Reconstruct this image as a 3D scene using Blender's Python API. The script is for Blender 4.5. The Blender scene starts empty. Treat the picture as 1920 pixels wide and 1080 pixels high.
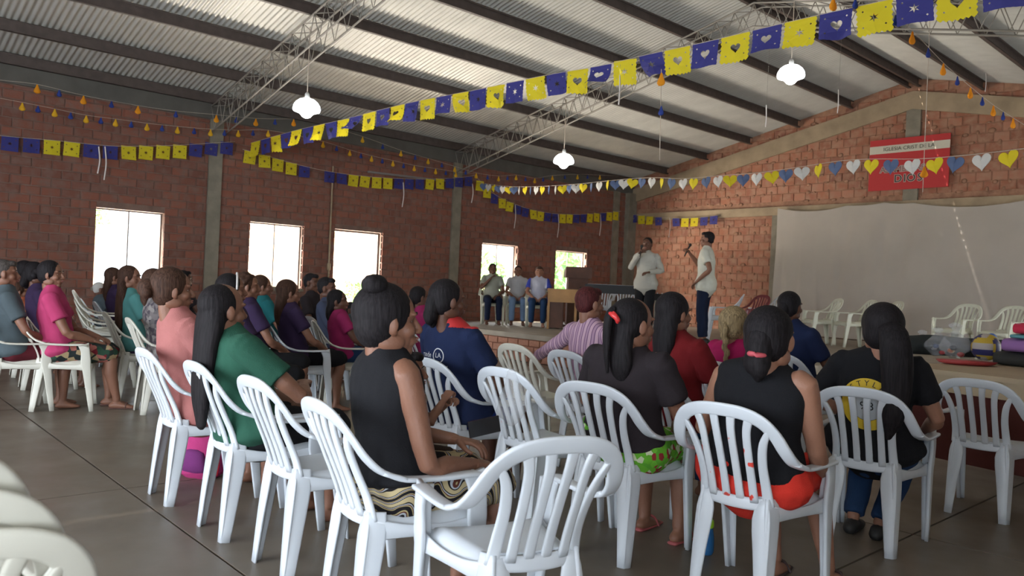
import bpy, math, random
import numpy as np
from mathutils import Vector, Matrix, noise as mnoise
from mathutils.bvhtree import BVHTree
random.seed(7)
rs = np.random.RandomState(7)
SC = bpy.context.scene
COL = SC.collection

# ------------------------------------------------------------------ camera, light, exposure
F_PX = 1457.0
YAW, RHO, PIT = math.radians(47.63), math.radians(2.56), math.radians(-.097)
CAM = np.array([12.5, 0, 1.2])
_fw = np.array([-math.sin(YAW)*math.cos(PIT), math.cos(YAW)*math.cos(PIT), math.sin(PIT)])
_r = np.array([math.cos(YAW), math.sin(YAW), 0.0]); _u = np.cross(_r, _fw)
_cx = math.cos(RHO)*_r + math.sin(RHO)*_u
_cy = -math.sin(RHO)*_r + math.cos(RHO)*_u
cam = bpy.data.cameras.new('camera'); camo = bpy.data.objects.new('camera', cam); COL.objects.link(camo)
cam.sensor_width = 36; cam.lens = 36*F_PX/1920; cam.clip_start = .02; cam.clip_end = 500
camo.matrix_world = Matrix(((_cx[0], _cy[0], -_fw[0], CAM[0]), (_cx[1], _cy[1], -_fw[1], CAM[1]), (_cx[2], _cy[2], -_fw[2], CAM[2]), (0, 0, 0, 1)))
SC.camera = camo
cam.dof.use_dof = True; cam.dof.focus_distance = 4.3; cam.dof.aperture_fstop = 5.0
vs = SC.view_settings
vs.view_transform = 'Standard'; vs.look = 'None'; vs.gamma = 1; vs.use_curve_mapping = False
vs.exposure = 0.5
SC.cycles.use_denoising = True
SC.cycles.max_bounces = 8; SC.cycles.diffuse_bounces = 5; SC.cycles.transparent_max_bounces = 12
SC.cycles.sample_clamp_indirect = 6

W = bpy.data.worlds.new('sky'); SC.world = W; W.use_nodes = True
wn = W.node_tree; wn.nodes.clear()
wo = wn.nodes.new('ShaderNodeOutputWorld'); wb = wn.nodes.new('ShaderNodeBackground')
wb.inputs[0].default_value = (.80, .90, 1.0, 1); wb.inputs[1].default_value = 6.0
wn.links.new(wb.outputs[0], wo.inputs[0])
sun = bpy.data.lights.new('sun', 'SUN'); suno = bpy.data.objects.new('sun', sun); COL.objects.link(suno)
sun.energy = 30; sun.angle = .01; sun.color = (1, .95, .86)
suno.rotation_euler = (math.radians(28), math.radians(-18), 0)
def area(name, loc, rot, sx, sy, power, col):
    l = bpy.data.lights.new(name, 'AREA'); l.shape = 'RECTANGLE'; l.size = sx; l.size_y = sy
    l.energy = power; l.color = col
    o = bpy.data.objects.new(name, l); COL.objects.link(o); o.location = loc; o.rotation_euler = rot
    return o
D = math.radians
# daylight bouncing up from the sunlit yard beside the left wall, and through the openings at the rear
for yy in (3.6, 5.95, 7.55, 11.0, 13.3):
    area('yard_bounce_light', (-3.6, yy, .05), (D(180), 0, 0), 4.2, 1.8, 1900, (1.0, .93, .82))
for yy in (3.6, 5.95, 7.55, 11.0, 13.3):
    area('window_daylight', (-1.2, yy, 3.3), (0, D(-52), 0), 1.4, 1.5, 60, (.85, .92, 1.0))
area('rear_door_daylight', (8.3, -4.6, 1.6), (D(78), 0, 0), 6.6, 2.8, 180, (.84, .91, 1.0))
area('side_door_daylight', (14.2, 11.2, 1.5), (0, D(90), 0), 2.4, 2.6, 60, (1.0, .95, .88))
area('stage_window_daylight', (-1.5, 12.2, 2.1), (0, D(-92), D(42)), 1.2, 1.2, 260, (1.0, .90, .78))
area('near_door_daylight', (14.0, -1.6, 1.3), (0, D(82), 0), 2.2, 2.2, 60, (.84, .91, 1.0))

# ------------------------------------------------------------------ pixel helpers (1920x1080)
def ray(px, py): return _fw + _cx*(px-960)/F_PX - _cy*(py-540)/F_PX
def onz(px, py, z): d = ray(px, py); return CAM + d*(z-CAM[2])/d[2]
def onx(px, py, x): d = ray(px, py); return CAM + d*(x-CAM[0])/d[0]
def ony(px, py, y): d = ray(px, py); return CAM + d*(y-CAM[1])/d[1]
def dep(px, py, t): return CAM + ray(px, py)*t
def onplane(px, py, A, B):
    n = np.array([-(B[1]-A[1]), B[0]-A[0], 0.0]); d = ray(px, py)
    return CAM + d*(n@(np.array(A)-CAM))/(n@d)
def hor(px): return 540 + (px-960)*math.tan(RHO) - F_PX*math.tan(-PIT)

# ------------------------------------------------------------------ materials
MATS = {}
def M(name, col, rough=.6, var=.0, vscale=8., bump=0., bscale=40., metal=0., spec=.5, emit=0., alpha=1., isl=0., coord='Object', trans=0.):
    if name in MATS: return MATS[name]
    m = bpy.data.materials.new(name); m.use_nodes = True; MATS[name] = m
    nt = m.node_tree; b = nt.nodes['Principled BSDF']
    b.inputs['Base Color'].default_value = (*col, 1); b.inputs['Roughness'].default_value = rough
    b.inputs['Metallic'].default_value = metal; b.inputs['Specular IOR Level'].default_value = spec
    b.inputs['Alpha'].default_value = alpha
    b.inputs['Transmission Weight'].default_value = trans
    tc = nt.nodes.new('ShaderNodeTexCoord')
    if var:
        n = nt.nodes.new('ShaderNodeTexNoise'); n.inputs['Scale'].default_value = vscale; n.inputs['Detail'].default_value = 5
        nt.links.new(tc.outputs[coord], n.inputs['Vector'])
        mx = nt.nodes.new('ShaderNodeMix'); mx.data_type = 'RGBA'
        mx.inputs['A'].default_value = (*[c*(1-var) for c in col], 1); mx.inputs['B'].default_value = (*[min(1, c*(1+var)) for c in col], 1)
        mr = nt.nodes.new('ShaderNodeMapRange'); mr.inputs['From Min'].default_value = .3; mr.inputs['From Max'].default_value = .7
        nt.links.new(n.outputs['Fac'], mr.inputs['Value']); nt.links.new(mr.outputs[0], mx.inputs['Factor'])
        nt.links.new(mx.outputs['Result'], b.inputs['Base Color'])
    if bump:
        n2 = nt.nodes.new('ShaderNodeTexNoise'); n2.inputs['Scale'].default_value = bscale; n2.inputs['Detail'].default_value = 4
        nt.links.new(tc.outputs[coord], n2.inputs['Vector'])
        bp = nt.nodes.new('ShaderNodeBump'); bp.inputs['Strength'].default_value = bump; bp.inputs['Distance'].default_value = .01
        nt.links.new(n2.outputs['Fac'], bp.inputs['Height']); nt.links.new(bp.outputs[0], b.inputs['Normal'])
    if emit:
        b.inputs['Emission Color'].default_value = (*col, 1); b.inputs['Emission Strength'].default_value = emit
    return m
def ramp(nt, src, stops, interp='LINEAR'):
    r = nt.nodes.new('ShaderNodeValToRGB'); r.color_ramp.interpolation = interp
    e = r.color_ramp.elements
    while len(e) < len(stops): e.new(.5)
    for i, (p, c) in enumerate(stops): e[i].position = p; e[i].color = (*c, 1)
    nt.links.new(src, r.inputs['Fac']); return r
def brick_mat(name, stops, stain):
    m = M(name, (.3, .1, .06), .9, bump=.5, bscale=60); nt = m.node_tree; b = nt.nodes['Principled BSDF']
    g = nt.nodes.new('ShaderNodeNewGeometry'); oi = nt.nodes.new('ShaderNodeObjectInfo')
    ad = nt.nodes.new('ShaderNodeMath'); ad.operation = 'ADD'
    nt.links.new(g.outputs['Random Per Island'], ad.inputs[0]); nt.links.new(oi.outputs['Random'], ad.inputs[1])
    fr = nt.nodes.new('ShaderNodeMath'); fr.operation = 'FRACT'; nt.links.new(ad.outputs[0], fr.inputs[0])
    r = ramp(nt, fr.outputs[0], stops)
    n = nt.nodes.new('ShaderNodeTexNoise'); n.inputs['Scale'].default_value = 7; n.inputs['Detail'].default_value = 6
    nt.links.new(g.outputs['Position'], n.inputs['Vector'])
    rr = ramp(nt, n.outputs['Fac'], [(.42, (0, 0, 0)), (.7, (1, 1, 1))])
    mx = nt.nodes.new('ShaderNodeMix'); mx.data_type = 'RGBA'; mx.inputs['B'].default_value = (*stain, 1)
    nt.links.new(rr.outputs[0], mx.inputs['Factor']); nt.links.new(r.outputs[0], mx.inputs['A'])
    nt.links.new(mx.outputs['Result'], b.inputs['Base Color']); return m
m_brick = brick_mat('red_brick', [(0, (.155, .060, .040)), (.35, (.20, .072, .045)), (.7, (.235, .082, .050)), (1, (.16, .070, .050))], (.185, .105, .080))
m_brick2 = brick_mat('rough_brick', [(0, (.24, .095, .055)), (.3, (.34, .135, .075)), (.6, (.29, .112, .066)), (.85, (.38, .165, .10)), (1, (.19, .075, .048))], (.36, .20, .13))
m_mortar = M('mortar', (.17, .105, .080), .95, .25, 6, .5, 50)
m_mortar2 = M('smeared_mortar', (.30, .155, .095), .95, .25, 9, .8, 40)
m_conc = M('column_concrete', (.20, .175, .13), .9, .2, 5, .3, 30)
m_beam = M('beam_concrete', (.31, .23, .145), .9, .2, 3, .3, 30)
m_purlin = M('purlin_paint', (.085, .062, .052), .6, .2, 10)
m_truss = M('truss_steel', (.24, .215, .18), .6)
m_roof = M('roof_sheet_metal', (.50, .485, .44), .45, .08, 3, metal=.2)
m_white = M('white_plastic', (.60, .635, .675), .33, .05, 4)
m_cream = M('cream_plastic', (.55, .53, .455), .36, .07, 4)
m_ivory = M('ivory_plastic', (.62, .62, .50), .4, .06, 5)
m_maroon = M('maroon_plastic', (.14, .02, .025), .35)
m_stage = M('stage_concrete', (.30, .255, .20), .7, .15, 3, .1, 30)
m_sfront = M('stage_front_render', (.50, .40, .27), .85, .12, 3, .2, 30)
m_pink = M('stage_front_brick', (.42, .19, .12), .85, .15, 6, .4, 40)
m_string = M('cord', (.50, .42, .34), .8)
m_ribbon = M('white_ribbon', (.72, .66, .62), .6)
# floor: polished concrete
m_floor = M('floor_concrete', (.20, .175, .145), .30, .0, spec=.55)
nt = m_floor.node_tree; b = nt.nodes['Principled BSDF']; g = nt.nodes.new('ShaderNodeNewGeometry')
n1 = nt.nodes.new('ShaderNodeTexNoise'); n1.inputs['Scale'].default_value = .9; n1.inputs['Detail'].default_value = 8; n1.inputs['Roughness'].default_value = .65
nt.links.new(g.outputs['Position'], n1.inputs['Vector'])
r1 = ramp(nt, n1.outputs['Fac'], [(.3, (.122, .098, .074)), (.55, (.162, .132, .100)), (.75, (.20, .168, .134))])
nt.links.new(r1.outputs[0], b.inputs['Base Color'])
n3 = nt.nodes.new('ShaderNodeTexNoise'); n3.inputs['Scale'].default_value = 3; n3.inputs['Detail'].default_value = 6
nt.links.new(g.outputs['Position'], n3.inputs['Vector'])
r3 = ramp(nt, n3.outputs['Fac'], [(.3, (.33, .33, .33)), (.7, (.5, .5, .5))]); nt.links.new(r3.outputs[0], b.inputs['Roughness'])
def painted(name, base, amount):
    m = M(name, base, .34); nt = m.node_tree; b = nt.nodes['Principled BSDF']; tc = nt.nodes.new('ShaderNodeTexCoord')
    n = nt.nodes.new('ShaderNodeTexNoise'); n.inputs['Scale'].default_value = 16; n.inputs['Detail'].default_value = 3
    mp = nt.nodes.new('ShaderNodeMapping'); mp.inputs['Scale'].default_value = (1.2, .6, .9)
    nt.links.new(tc.outputs['Object'], mp.inputs[0]); nt.links.new(mp.outputs[0], n.inputs['Vector'])
    r = ramp(nt, n.outputs['Fac'], [(amount, base), (amount+.025, (.75, .07, .05))]); nt.links.new(r.outputs[0], b.inputs['Base Color']); return m
m_paint_strong = painted('white_plastic_red_marks', (.60, .635, .675), .59)
m_paint_faint = painted('white_plastic_faint_marks', (.60, .63, .66), .68)

# ------------------------------------------------------------------ geometry helpers
def mesh(name, V, Fs, mat=None, smooth=True):
    me = bpy.data.meshes.new(name); me.from_pydata([tuple(map(float, v)) for v in V], [], [tuple(int(i) for i in f) for f in Fs]); me.update()
    if smooth: me.polygons.foreach_set('use_smooth', [True]*len(me.polygons))
    if mat:
        for mm in (mat if isinstance(mat, (list, tuple)) else [mat]): me.materials.append(mm)
    return me
def obj(name, me, parent=None, loc=None, rz=None):
    o = bpy.data.objects.new(name, me); COL.objects.link(o)
    if parent: o.parent = parent
    if loc is not None: o.location = loc
    if rz is not None: o.rotation_euler = (0, 0, rz)
    return o
def tag(o, label=None, cat=None, group=None, kind=None):
    if label: o['label'] = label
    if cat: o['category'] = cat
    if group: o['group'] = group
    if kind: o['kind'] = kind
    return o
def copytree(o, parent=None):
    c = o.copy(); COL.objects.link(c)
    if parent is not None: c.parent = parent
    for ch in list(o.children): copytree(ch, c)
    return c
class G:
    def __init__(s): s.V = []; s.F = []; s.n = 0; s.mi = []
    def add(s, V, Fs, mi=0):
        s.V.extend([tuple(v) for v in V]); s.F.extend([tuple(i+s.n for i in f) for f in Fs]); s.n = len(s.V); s.mi += [mi]*len(Fs); return s
    def box(s, a, b, mi=0):
        x0, y0, z0 = a; x1, y1, z1 = b
        return s.add([(x0,y0,z0),(x1,y0,z0),(x1,y1,z0),(x0,y1,z0),(x0,y0,z1),(x1,y0,z1),(x1,y1,z1),(x0,y1,z1)],
                     [(0,3,2,1),(4,5,6,7),(0,1,5,4),(1,2,6,5),(2,3,7,6),(3,0,4,7)], mi)
    def tube(s, *a, **k): return s.add(*tube(*a, **k))
    def ell(s, *a, **k): return s.add(*ell(*a, **k))
    def me(s, name, mat, smooth=True):
        m = mesh(name, s.V, s.F, mat, smooth)
        if any(s.mi): m.polygons.foreach_set('material_index', s.mi)
        return m
def catmull(P, sub):
    P = np.array(P, float)
    if sub <= 1 or len(P) < 3: 
        return P
    Q = np.vstack([2*P[0]-P[1], P, 2*P[-1]-P[-2]]); out = []
    for i in range(1, len(Q)-2):
        a, b, c, d = Q[i-1], Q[i], Q[i+1], Q[i+2]
        for k in range(sub):
            t = k/sub; out.append(.5*((2*b)+(-a+c)*t+(2*a-5*b+4*c-d)*t*t+(-a+3*b-3*c+d)*t**3))
    out.append(Q[-2]); return np.array(out)
def frames(P, W_):
    T = np.gradient(P, axis=0); T /= np.linalg.norm(T, axis=1)[:, None]+1e-9
    A = W_-T*np.sum(W_*T, 1)[:, None]; A /= np.linalg.norm(A, axis=1)[:, None]+1e-9
    return T, A, np.cross(T, A)
def tube(P, rad, ref=(1, 0, 0), n=12, sub=3, cap=True, expo=2.0):
    """closed lofted tube; rad = list of r or (ra, rb); ra lies along ref"""
    P = np.array(P, float); Rr = np.array([(r, r) if np.isscalar(r) else r for r in rad], float)
    ref = np.array(ref, float)
    if ref.ndim == 1: ref = np.tile(ref, (len(P), 1))
    X = catmull(np.hstack([P, Rr, ref]), sub); P, Rr, ref = X[:, :3], np.maximum(X[:, 3:5], 1e-4), X[:, 5:8]
    T, A, B = frames(P, ref)
    th = np.linspace(0, 2*math.pi, n, endpoint=False); c, s_ = np.cos(th), np.sin(th)
    if expo != 2: 
        c = np.sign(c)*abs(c)**(2/expo); s_ = np.sign(s_)*abs(s_)**(2/expo)
    rings = []
    if cap:
        r0 = Rr[0].min(); 
        for f in (1.0, .65): rings.append((P[0]-T[0]*r0*math.sin(math.acos(1-f)) if False else P[0]-T[0]*r0*math.sqrt(max(0, 1-(1-f)**2))*.8, A[0], B[0], Rr[0]*(1-f+.05)))
    for i in range(len(P)): rings.append((P[i], A[i], B[i], Rr[i]))
    if cap:
        r1 = Rr[-1].min()
        for f in (.65, 1.0): rings.append((P[-1]+T[-1]*r1*math.sqrt(max(0, 1-(1-f)**2))*.8, A[-1], B[-1], Rr[-1]*(1-f+.05)))
    V = []
    for p, a, b, r in rings:
        V.extend(p+a*(r[0]*c[k])+b*(r[1]*s_[k]) for k in range(n))
    Fs = []
    for i in range(len(rings)-1):
        for k in range(n): k2 = (k+1) % n; Fs.append((i*n+k, i*n+k2, (i+1)*n+k2, (i+1)*n+k))
    Fs.append(tuple(range(n-1, -1, -1))); Fs.append(tuple((len(rings)-1)*n+k for k in range(n)))
    return V, Fs
def ell(c, r, rot=None, nu=16, nv=10):
    V = [(0, 0, -1)]; 
    for j in range(1, nv):
        ph = -math.pi/2+math.pi*j/nv
        for i in range(nu):
            t = 2*math.pi*i/nu; V.append((math.cos(ph)*math.cos(t), math.cos(ph)*math.sin(t), math.sin(ph)))
    V.append((0, 0, 1)); V = np.array(V)*np.array(r)
    if rot is not None: V = V@np.array(rot).T
    V = V+np.array(c); Fs = []
    for i in range(nu): Fs.append((0, 1+(i+1) % nu, 1+i))
    for j in range(nv-2):
        for i in range(nu):
            a = 1+j*nu; Fs.append((a+i, a+(i+1) % nu, a+nu+(i+1) % nu, a+nu+i))
    a = 1+(nv-2)*nu; l = len(V)-1
    for i in range(nu): Fs.append((a+i, a+(i+1) % nu, l))
    return V, Fs
def sweep(P, Wd, hw, ht, n=12, sub=4, expo=4.0):
    P = np.array(P, float); k = len(P)
    hw = [hw]*k if np.isscalar(hw) else hw; ht = [ht]*k if np.isscalar(ht) else ht
    Wd = np.array(Wd, float); 
    if Wd.ndim == 1: Wd = np.tile(Wd, (k, 1))
    return tube(P, list(zip(hw, ht)), ref=Wd, n=n, sub=sub, cap=False, expo=expo)
def remesh(g, voxel, smooth=3, name='m'):
    me = mesh(name, g.V, g.F); o = bpy.data.objects.new('tmp', me); COL.objects.link(o)
    r = o.modifiers.new('r', 'REMESH'); r.mode = 'VOXEL'; r.voxel_size = voxel; r.use_smooth_shade = True
    if smooth: s = o.modifiers.new('s', 'SMOOTH'); s.iterations = smooth; s.factor = .5
    dg = bpy.context.evaluated_depsgraph_get(); dg.update()
    out = bpy.data.meshes.new_from_object(o.evaluated_get(dg)); bpy.data.objects.remove(o); bpy.data.meshes.remove(me)
    out.name = name; return out
def verts(me):
    a = np.empty(len(me.vertices)*3, 'f'); me.vertices.foreach_get('co', a); return a.reshape(-1, 3).astype(float)
def norms(me):
    a = np.empty(len(me.vertices)*3, 'f'); me.vertices.foreach_get('normal', a); return a.reshape(-1, 3).astype(float)
def setv(me, V): me.vertices.foreach_set('co', V.astype('f').ravel()); me.update()
def VF(me): return verts(me), [tuple(p.vertices) for p in me.polygons]

def rotz(t): c, s = math.cos(t), math.sin(t); return np.array([[c, -s, 0], [s, c, 0], [0, 0, 1]])
def rotx(t): c, s = math.cos(t), math.sin(t); return np.array([[1, 0, 0], [0, c, -s], [0, s, c]])
def roty(t): c, s = math.cos(t), math.sin(t); return np.array([[c, 0, s], [0, 1, 0], [-s, 0, c]])

# ================================================================== THE HALL
LY, WX, RX, EZ, RZ, BY = 15.4, 13.3, 6.65, 4.02, 5.47, -4.2
WZ = 3.66
SLOPE = (RZ-EZ)/RX
ZS, YS = .45, 8.6                                   # stage height and front edge
OPEN = [(3.13, 4.09, .92, 2.09), (5.46, 6.43, 1.0, 2.09), (7.04, 8.05, 0.0, 2.10), (10.51, 11.53, 1.08, 2.09), (12.72, 13.77, 1.10, 2.08)]
def roofz(x): return EZ + SLOPE*min(x, 2*RX-x)

cube = G().box((-.5, -.5, -.5), (.5, .5, .5))
# brick: a chamfered block, 24 quads or fewer
def chamfer_block():
    g = G(); c = .5; e = .46
    V = [(-.5,-c,-c),(-.5,c,-c),(-.5,c,c),(-.5,-c,c),(.42,-c,-c),(.42,c,-c),(.42,c,c),(.42,-c,c),(.5,-e,-.42),(.5,e,-.42),(.5,e,.42),(.5,-e,.42)]
    Fs = [(0,1,2,3)[::-1],(0,1,5,4),(1,2,6,5),(2,3,7,6),(3,0,4,7),(4,5,9,8),(5,6,10,9),(6,7,11,10),(7,4,8,11),(8,9,10,11)]
    return V, Fs
BV, BF = chamfer_block()
brick_me = mesh('brick', BV, BF, m_brick, smooth=False)
BV2 = [(y, -x, z) for x, y, z in BV]   # faces -Y
brick_me2 = mesh('brick', BV2, BF, m_brick2, smooth=False)

def wall_mesh_x(x0, x1, y0, y1, z0, z1, holes):
    """slab with rectangular holes (y range, z range)"""
    g = G(); ys = sorted({y0, y1, *[h[0] for h in holes], *[h[1] for h in holes]}); 
    for a, b in zip(ys[:-1], ys[1:]):
        seg = [(z0, z1)]
        for h in holes:
            if h[0] <= a and h[1] >= b:
                ns = []
                for s in seg:
                    if h[2] > s[0]: ns.append((s[0], h[2]))
                    if h[3] < s[1]: ns.append((h[3], s[1]))
                seg = ns
        for s in seg: g.box((x0, a, s[0]), (x1, b, s[1]))
    return g
# ---- left wall
wl = obj('wall_left', wall_mesh_x(-.16, -.014, BY, LY, 0, WZ, OPEN).me('wall_left', m_mortar, False)); tag(wl, kind='structure', label='long red brick wall with five openings')
COLY = [-.1, 4.83, 9.76, 14.75]
def cut(iv, a, b):
    out = []
    for s, e in iv:
        if b <= s or a >= e: out.append((s, e)); continue
        if a > s: out.append((s, a))
        if b < e: out.append((b, e))
    return out
def lay(y0, y1, z0, z1, bw, bh, gap, holes):
    out = []; row = 0; z = z0
    while z < z1-.02:
        h = min(bh, z1-z); off = (row % 2)*bw/2; y = y0-off
        while y < y1:
            iv = [(max(y, y0), min(y+bw-gap, y1))]
            for hy0, hy1, hz0, hz1 in holes:
                if z < hz1-.01 and z+h > hz0+.01: iv = cut(iv, hy0, hy1)
            for s, e in iv:
                if e-s > .03: out.append((s, e, z, z+h-gap))
            y += bw
        z += bh; row += 1
    return out
holesL = list(OPEN)+[(c-.11, c+.11, 0, 4) for c in COLY]
br = lay(BY, LY-.02, 0.01, WZ-.005, .25, .128, .014, holesL)
pick = []; rest = []
for q in br:
    (pick if (q[0] > 1.7 and q[0] < 4.75 and q[2] > 1.05 and q[2] < 3.45) else rest).append(q)
pick = sorted(pick, key=lambda q: abs(q[0]-3.2))[:300]; ps = set(pick)
for q in pick:
    o = obj('brick', brick_me, wl); o.location = (-.03+random.uniform(-.003, .003), (q[0]+q[1])/2, (q[2]+q[3])/2); o.scale = (.06, q[1]-q[0], q[3]-q[2])
g = G(); BVn = np.array(BV)
for q in br:
    if q in ps: continue
    g.add(BVn*[.06, q[1]-q[0], q[3]-q[2]]+[-.03+random.uniform(-.003, .003), (q[0]+q[1])/2, (q[2]+q[3])/2], BF)
tag(obj('bricks', g.me('bricks', m_brick, False), wl), kind='stuff')
for i, c in enumerate(COLY):
    tag(obj('column', G().box((-.1, c-.105, 0), (.035, c+.105, WZ)).me('column', m_conc, False), wl))
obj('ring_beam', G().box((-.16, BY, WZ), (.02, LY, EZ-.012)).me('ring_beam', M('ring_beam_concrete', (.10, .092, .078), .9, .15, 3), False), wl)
# window frames and sills, thin mullions (the third opening is a doorway)
m_frame = M('window_frame_paint', (.16, .13, .11), .6)
m_glass = M('window_glass', (.9, .95, .95), .03, alpha=.10, spec=.5)
for i, (a, b_, z0, z1) in enumerate(OPEN):
    if i == 2:
        g = G().box((-.16, a, 0), (-.12, a+.035, z1)).box((-.16, b_-.035, 0), (-.12, b_, z1)).box((-.16, a+.035, z1-.035), (-.12, b_-.035, z1))
        o = obj('door_1', g.me('door_frame', m_frame, False)); tag(o, kind='structure', label='open doorway in the brick wall'); continue
    g = G(); t = .022
    g.box((-.15, a, z0), (-.12, a+t, z1)).box((-.15, b_-t, z0), (-.12, b_, z1)).box((-.15, a+t, z1-t), (-.12, b_-t, z1)).box((-.15, a+t, z0), (-.12, b_-t, z0+t))
    o = obj('window_%d' % (i+1), g.me('window_frame', m_frame, False)); tag(o, kind='structure')
    mid = (a+b_)/2
    obj('mullion', G().box((-.145, mid-.009, z0+t), (-.125, mid+.009, z1-t)).me('mullion', m_frame, False), o)
    for (p, q) in ((a+t, mid-.009), (mid+.009, b_-t)):
        obj('pane', G().box((-.137, p, z0+t), (-.133, q, z1-t)).me('pane', m_glass, False), o)
    obj('sill', G().box((-.17, a-.03, z0-.05), (.02, b_+.03, z0)).me('sill', m_conc, False), o)

# ---- end wall with the gable
g = G(); yb = LY+.014
g.add([(-.2, yb, 0), (WX+.2, yb, 0), (WX+.2, yb, EZ), (RX, yb, RZ), (-.2, yb, EZ), (-.2, yb+.2, 0), (WX+.2, yb+.2, 0), (WX+.2, yb+.2, EZ), (RX, yb+.2, RZ), (-.2, yb+.2, EZ)],
      [(0,1,2,3,4),(9,8,7,6,5),(0,5,6,1),(1,6,7,2),(2,7,8,3),(3,8,9,4),(4,9,5,0)])
wf = obj('wall_front', g.me('wall_front', m_mortar2, False)); tag(wf, kind='structure', label='gable end wall of rough brick with concrete beams')
br = [q for q in lay(.12, WX, .01, RZ, .255, .172, .014, [(4.15, WX, 0, 2.9), (0, WX, 2.98, 3.17), (6.52, 6.82, 3.1, 6)]) if q[3] < roofz((q[0]+q[1])/2)-.01]
def in_rake(q):
    x = (q[0]+q[1])/2; rr = roofz(x); return rr-.60 < q[2] and q[3] < rr-.22
br = [q for q in br if not in_rake(q)]
def vis(q): return .2 < q[0] < 10 and (q[2] > 3.1 or q[0] < 4)
cand = [q for q in br if vis(q) and q[2] > 1.1]; random.shuffle(cand)
cand = sorted(cand, key=lambda q: q[0] > 4 and q[2] < 3.0)
cand = sorted(cand, key=lambda q: abs(q[0]-(2.2 if q[2] < 3 else 7.5)) )[:300]; ps = set(cand)
for q in cand:
    o = obj('brick', brick_me2, wf); o.location = ((q[0]+q[1])/2, LY+.031+random.uniform(-.006, .006), (q[2]+q[3])/2); o.scale = (q[1]-q[0], .06, (q[3]-q[2]))
g = G(); B2n = np.array(BV2)
for q in br:
    if q in ps: continue
    g.add(B2n*[q[1]-q[0], .06, q[3]-q[2]]+[(q[0]+q[1])/2, LY+.031+random.uniform(-.006, .006), (q[2]+q[3])/2], BF)
tag(obj('bricks', g.me('bricks', m_brick2, False), wf), kind='stuff')
# mortar smears squeezed out of the joints
g = G()
for q in br:
    if vis(q) and random.random() < .75:
        x = random.uniform(q[0], q[1]); z = q[2]+random.uniform(-.03, .03)
        g.ell((x, LY+.0, z), (random.uniform(.02, .07), .012, random.uniform(.015, .05)), nu=6, nv=4)
tag(obj('mortar_smears', g.me('mortar_smears', m_mortar2), wf), kind='stuff')
obj('tie_beam', G().box((0, LY-.05, 2.98), (WX, LY+.03, 3.16)).me('tie_beam', m_beam, False), wf)
def rake(x0, x1):
    g = G(); N = 10; V = []
    for i in range(N+1):
        x = x0+(x1-x0)*i/N; z = roofz(x)-.24; th = .34
        V += [(x, LY-.05, z-th), (x, LY-.05, z), (x, LY+.03, z), (x, LY+.03, z-th)]
    Fs = [(0,1,2,3), (4*N+3, 4*N+2, 4*N+1, 4*N)]
    for i in range(N):
        for k in range(4): Fs.append((4*i+k, 4*i+4+k, 4*i+4+(k+1) % 4, 4*i+(k+1) % 4))
    return g.add(V, Fs).me('rake_beam', m_beam, False)
obj('rake_beam', rake(0, RX), wf); obj('rake_beam', rake(RX, WX), wf)
obj('column', G().box((6.54, LY-.045, 3.16), (6.80, LY+.02, RZ-.55)).me('column', m_conc, False), wf)
obj('column', G().box((-.05, LY-.30, 0), (.13, LY-.0, WZ)).me('column', m_conc, False), wf)
obj('column', G().box((3.86, LY-.04, ZS), (4.0, LY+.02, 2.98)).me('column', m_conc, False), wf)
# ---- right wall and rear wall
def brick_tex(name, axis):
    m = M(name, (.3, .12, .07), .9); nt = m.node_tree; b = nt.nodes['Principled BSDF']; g = nt.nodes.new('ShaderNodeNewGeometry')
    mp = nt.nodes.new('ShaderNodeMapping'); mp.inputs['Rotation'].default_value = (D(90), 0, D(90) if axis == 'x' else 0); mp.vector_type = 'TEXTURE'
    bt = nt.nodes.new('ShaderNodeTexBrick'); bt.inputs['Color1'].default_value = (.30, .10, .06, 1); bt.inputs['Color2'].default_value = (.38, .14, .08, 1); bt.inputs['Mortar'].default_value = (.3, .2, .15, 1)
    bt.inputs['Brick Width'].default_value = .25; bt.inputs['Row Height'].default_value = .128; bt.inputs['Scale'].default_value = 1; bt.inputs['Mortar Size'].default_value = .007
    nt.links.new(g.outputs['Position'], mp.inputs[0]); nt.links.new(mp.outputs[0], bt.inputs[0]); nt.links.new(bt.outputs[0], b.inputs['Base Color']); return m
o = obj('wall_right', wall_mesh_x(WX, WX+.16, BY, LY, 0, EZ, [(10.2, 12.2, 0, 2.4), (-2.7, -.5, 0, 2.4)]).me('wall_right', M('right_wall_pale_bounce', (.42, .38, .33), .9, .1, 3), False)); tag(o, kind='structure')  # wall out of view; pale finish made up to bounce neutral light
g = G().box((0, BY-.16, 0), (4.8, BY, EZ)).box((11.8, BY-.16, 0), (WX, BY, EZ)).box((4.8, BY-.16, 3.0), (11.8, BY, EZ))
g.add([(0, BY, EZ), (WX, BY, EZ), (RX, BY, RZ), (0, BY-.16, EZ), (WX, BY-.16, EZ), (RX, BY-.16, RZ)], [(0,1,2)[::-1],(3,4,5),(0,3,5,2),(1,2,5,4)])
tag(obj('wall_back', g.me('wall_back', brick_tex('brick_rear', 'y'), False)), kind='structure')

# ---- floor: cast slabs with open joints
fl = obj('floor', G().box((-.2, BY-.2, -.2), (WX+.2, LY+.2, -.012)).me('floor', M('joint_dark', (.06, .05, .045), .95), False)); tag(fl, kind='structure', label='grey brown polished concrete floor in large slabs')
xs = [0, 2.0, 5.0, 7.96, 10.95, WX]; ysl = [BY, -1.65, 1.34, 4.33, 7.3, YS]
for i in range(len(xs)-1):
    for j in range(len(ysl)-1):
        obj('slab', G().box((xs[i]+.006, ysl[j]+.006, -.1), (xs[i+1]-.006, ysl[j+1]-.006, 0)).me('slab', m_floor, False), fl)
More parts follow.
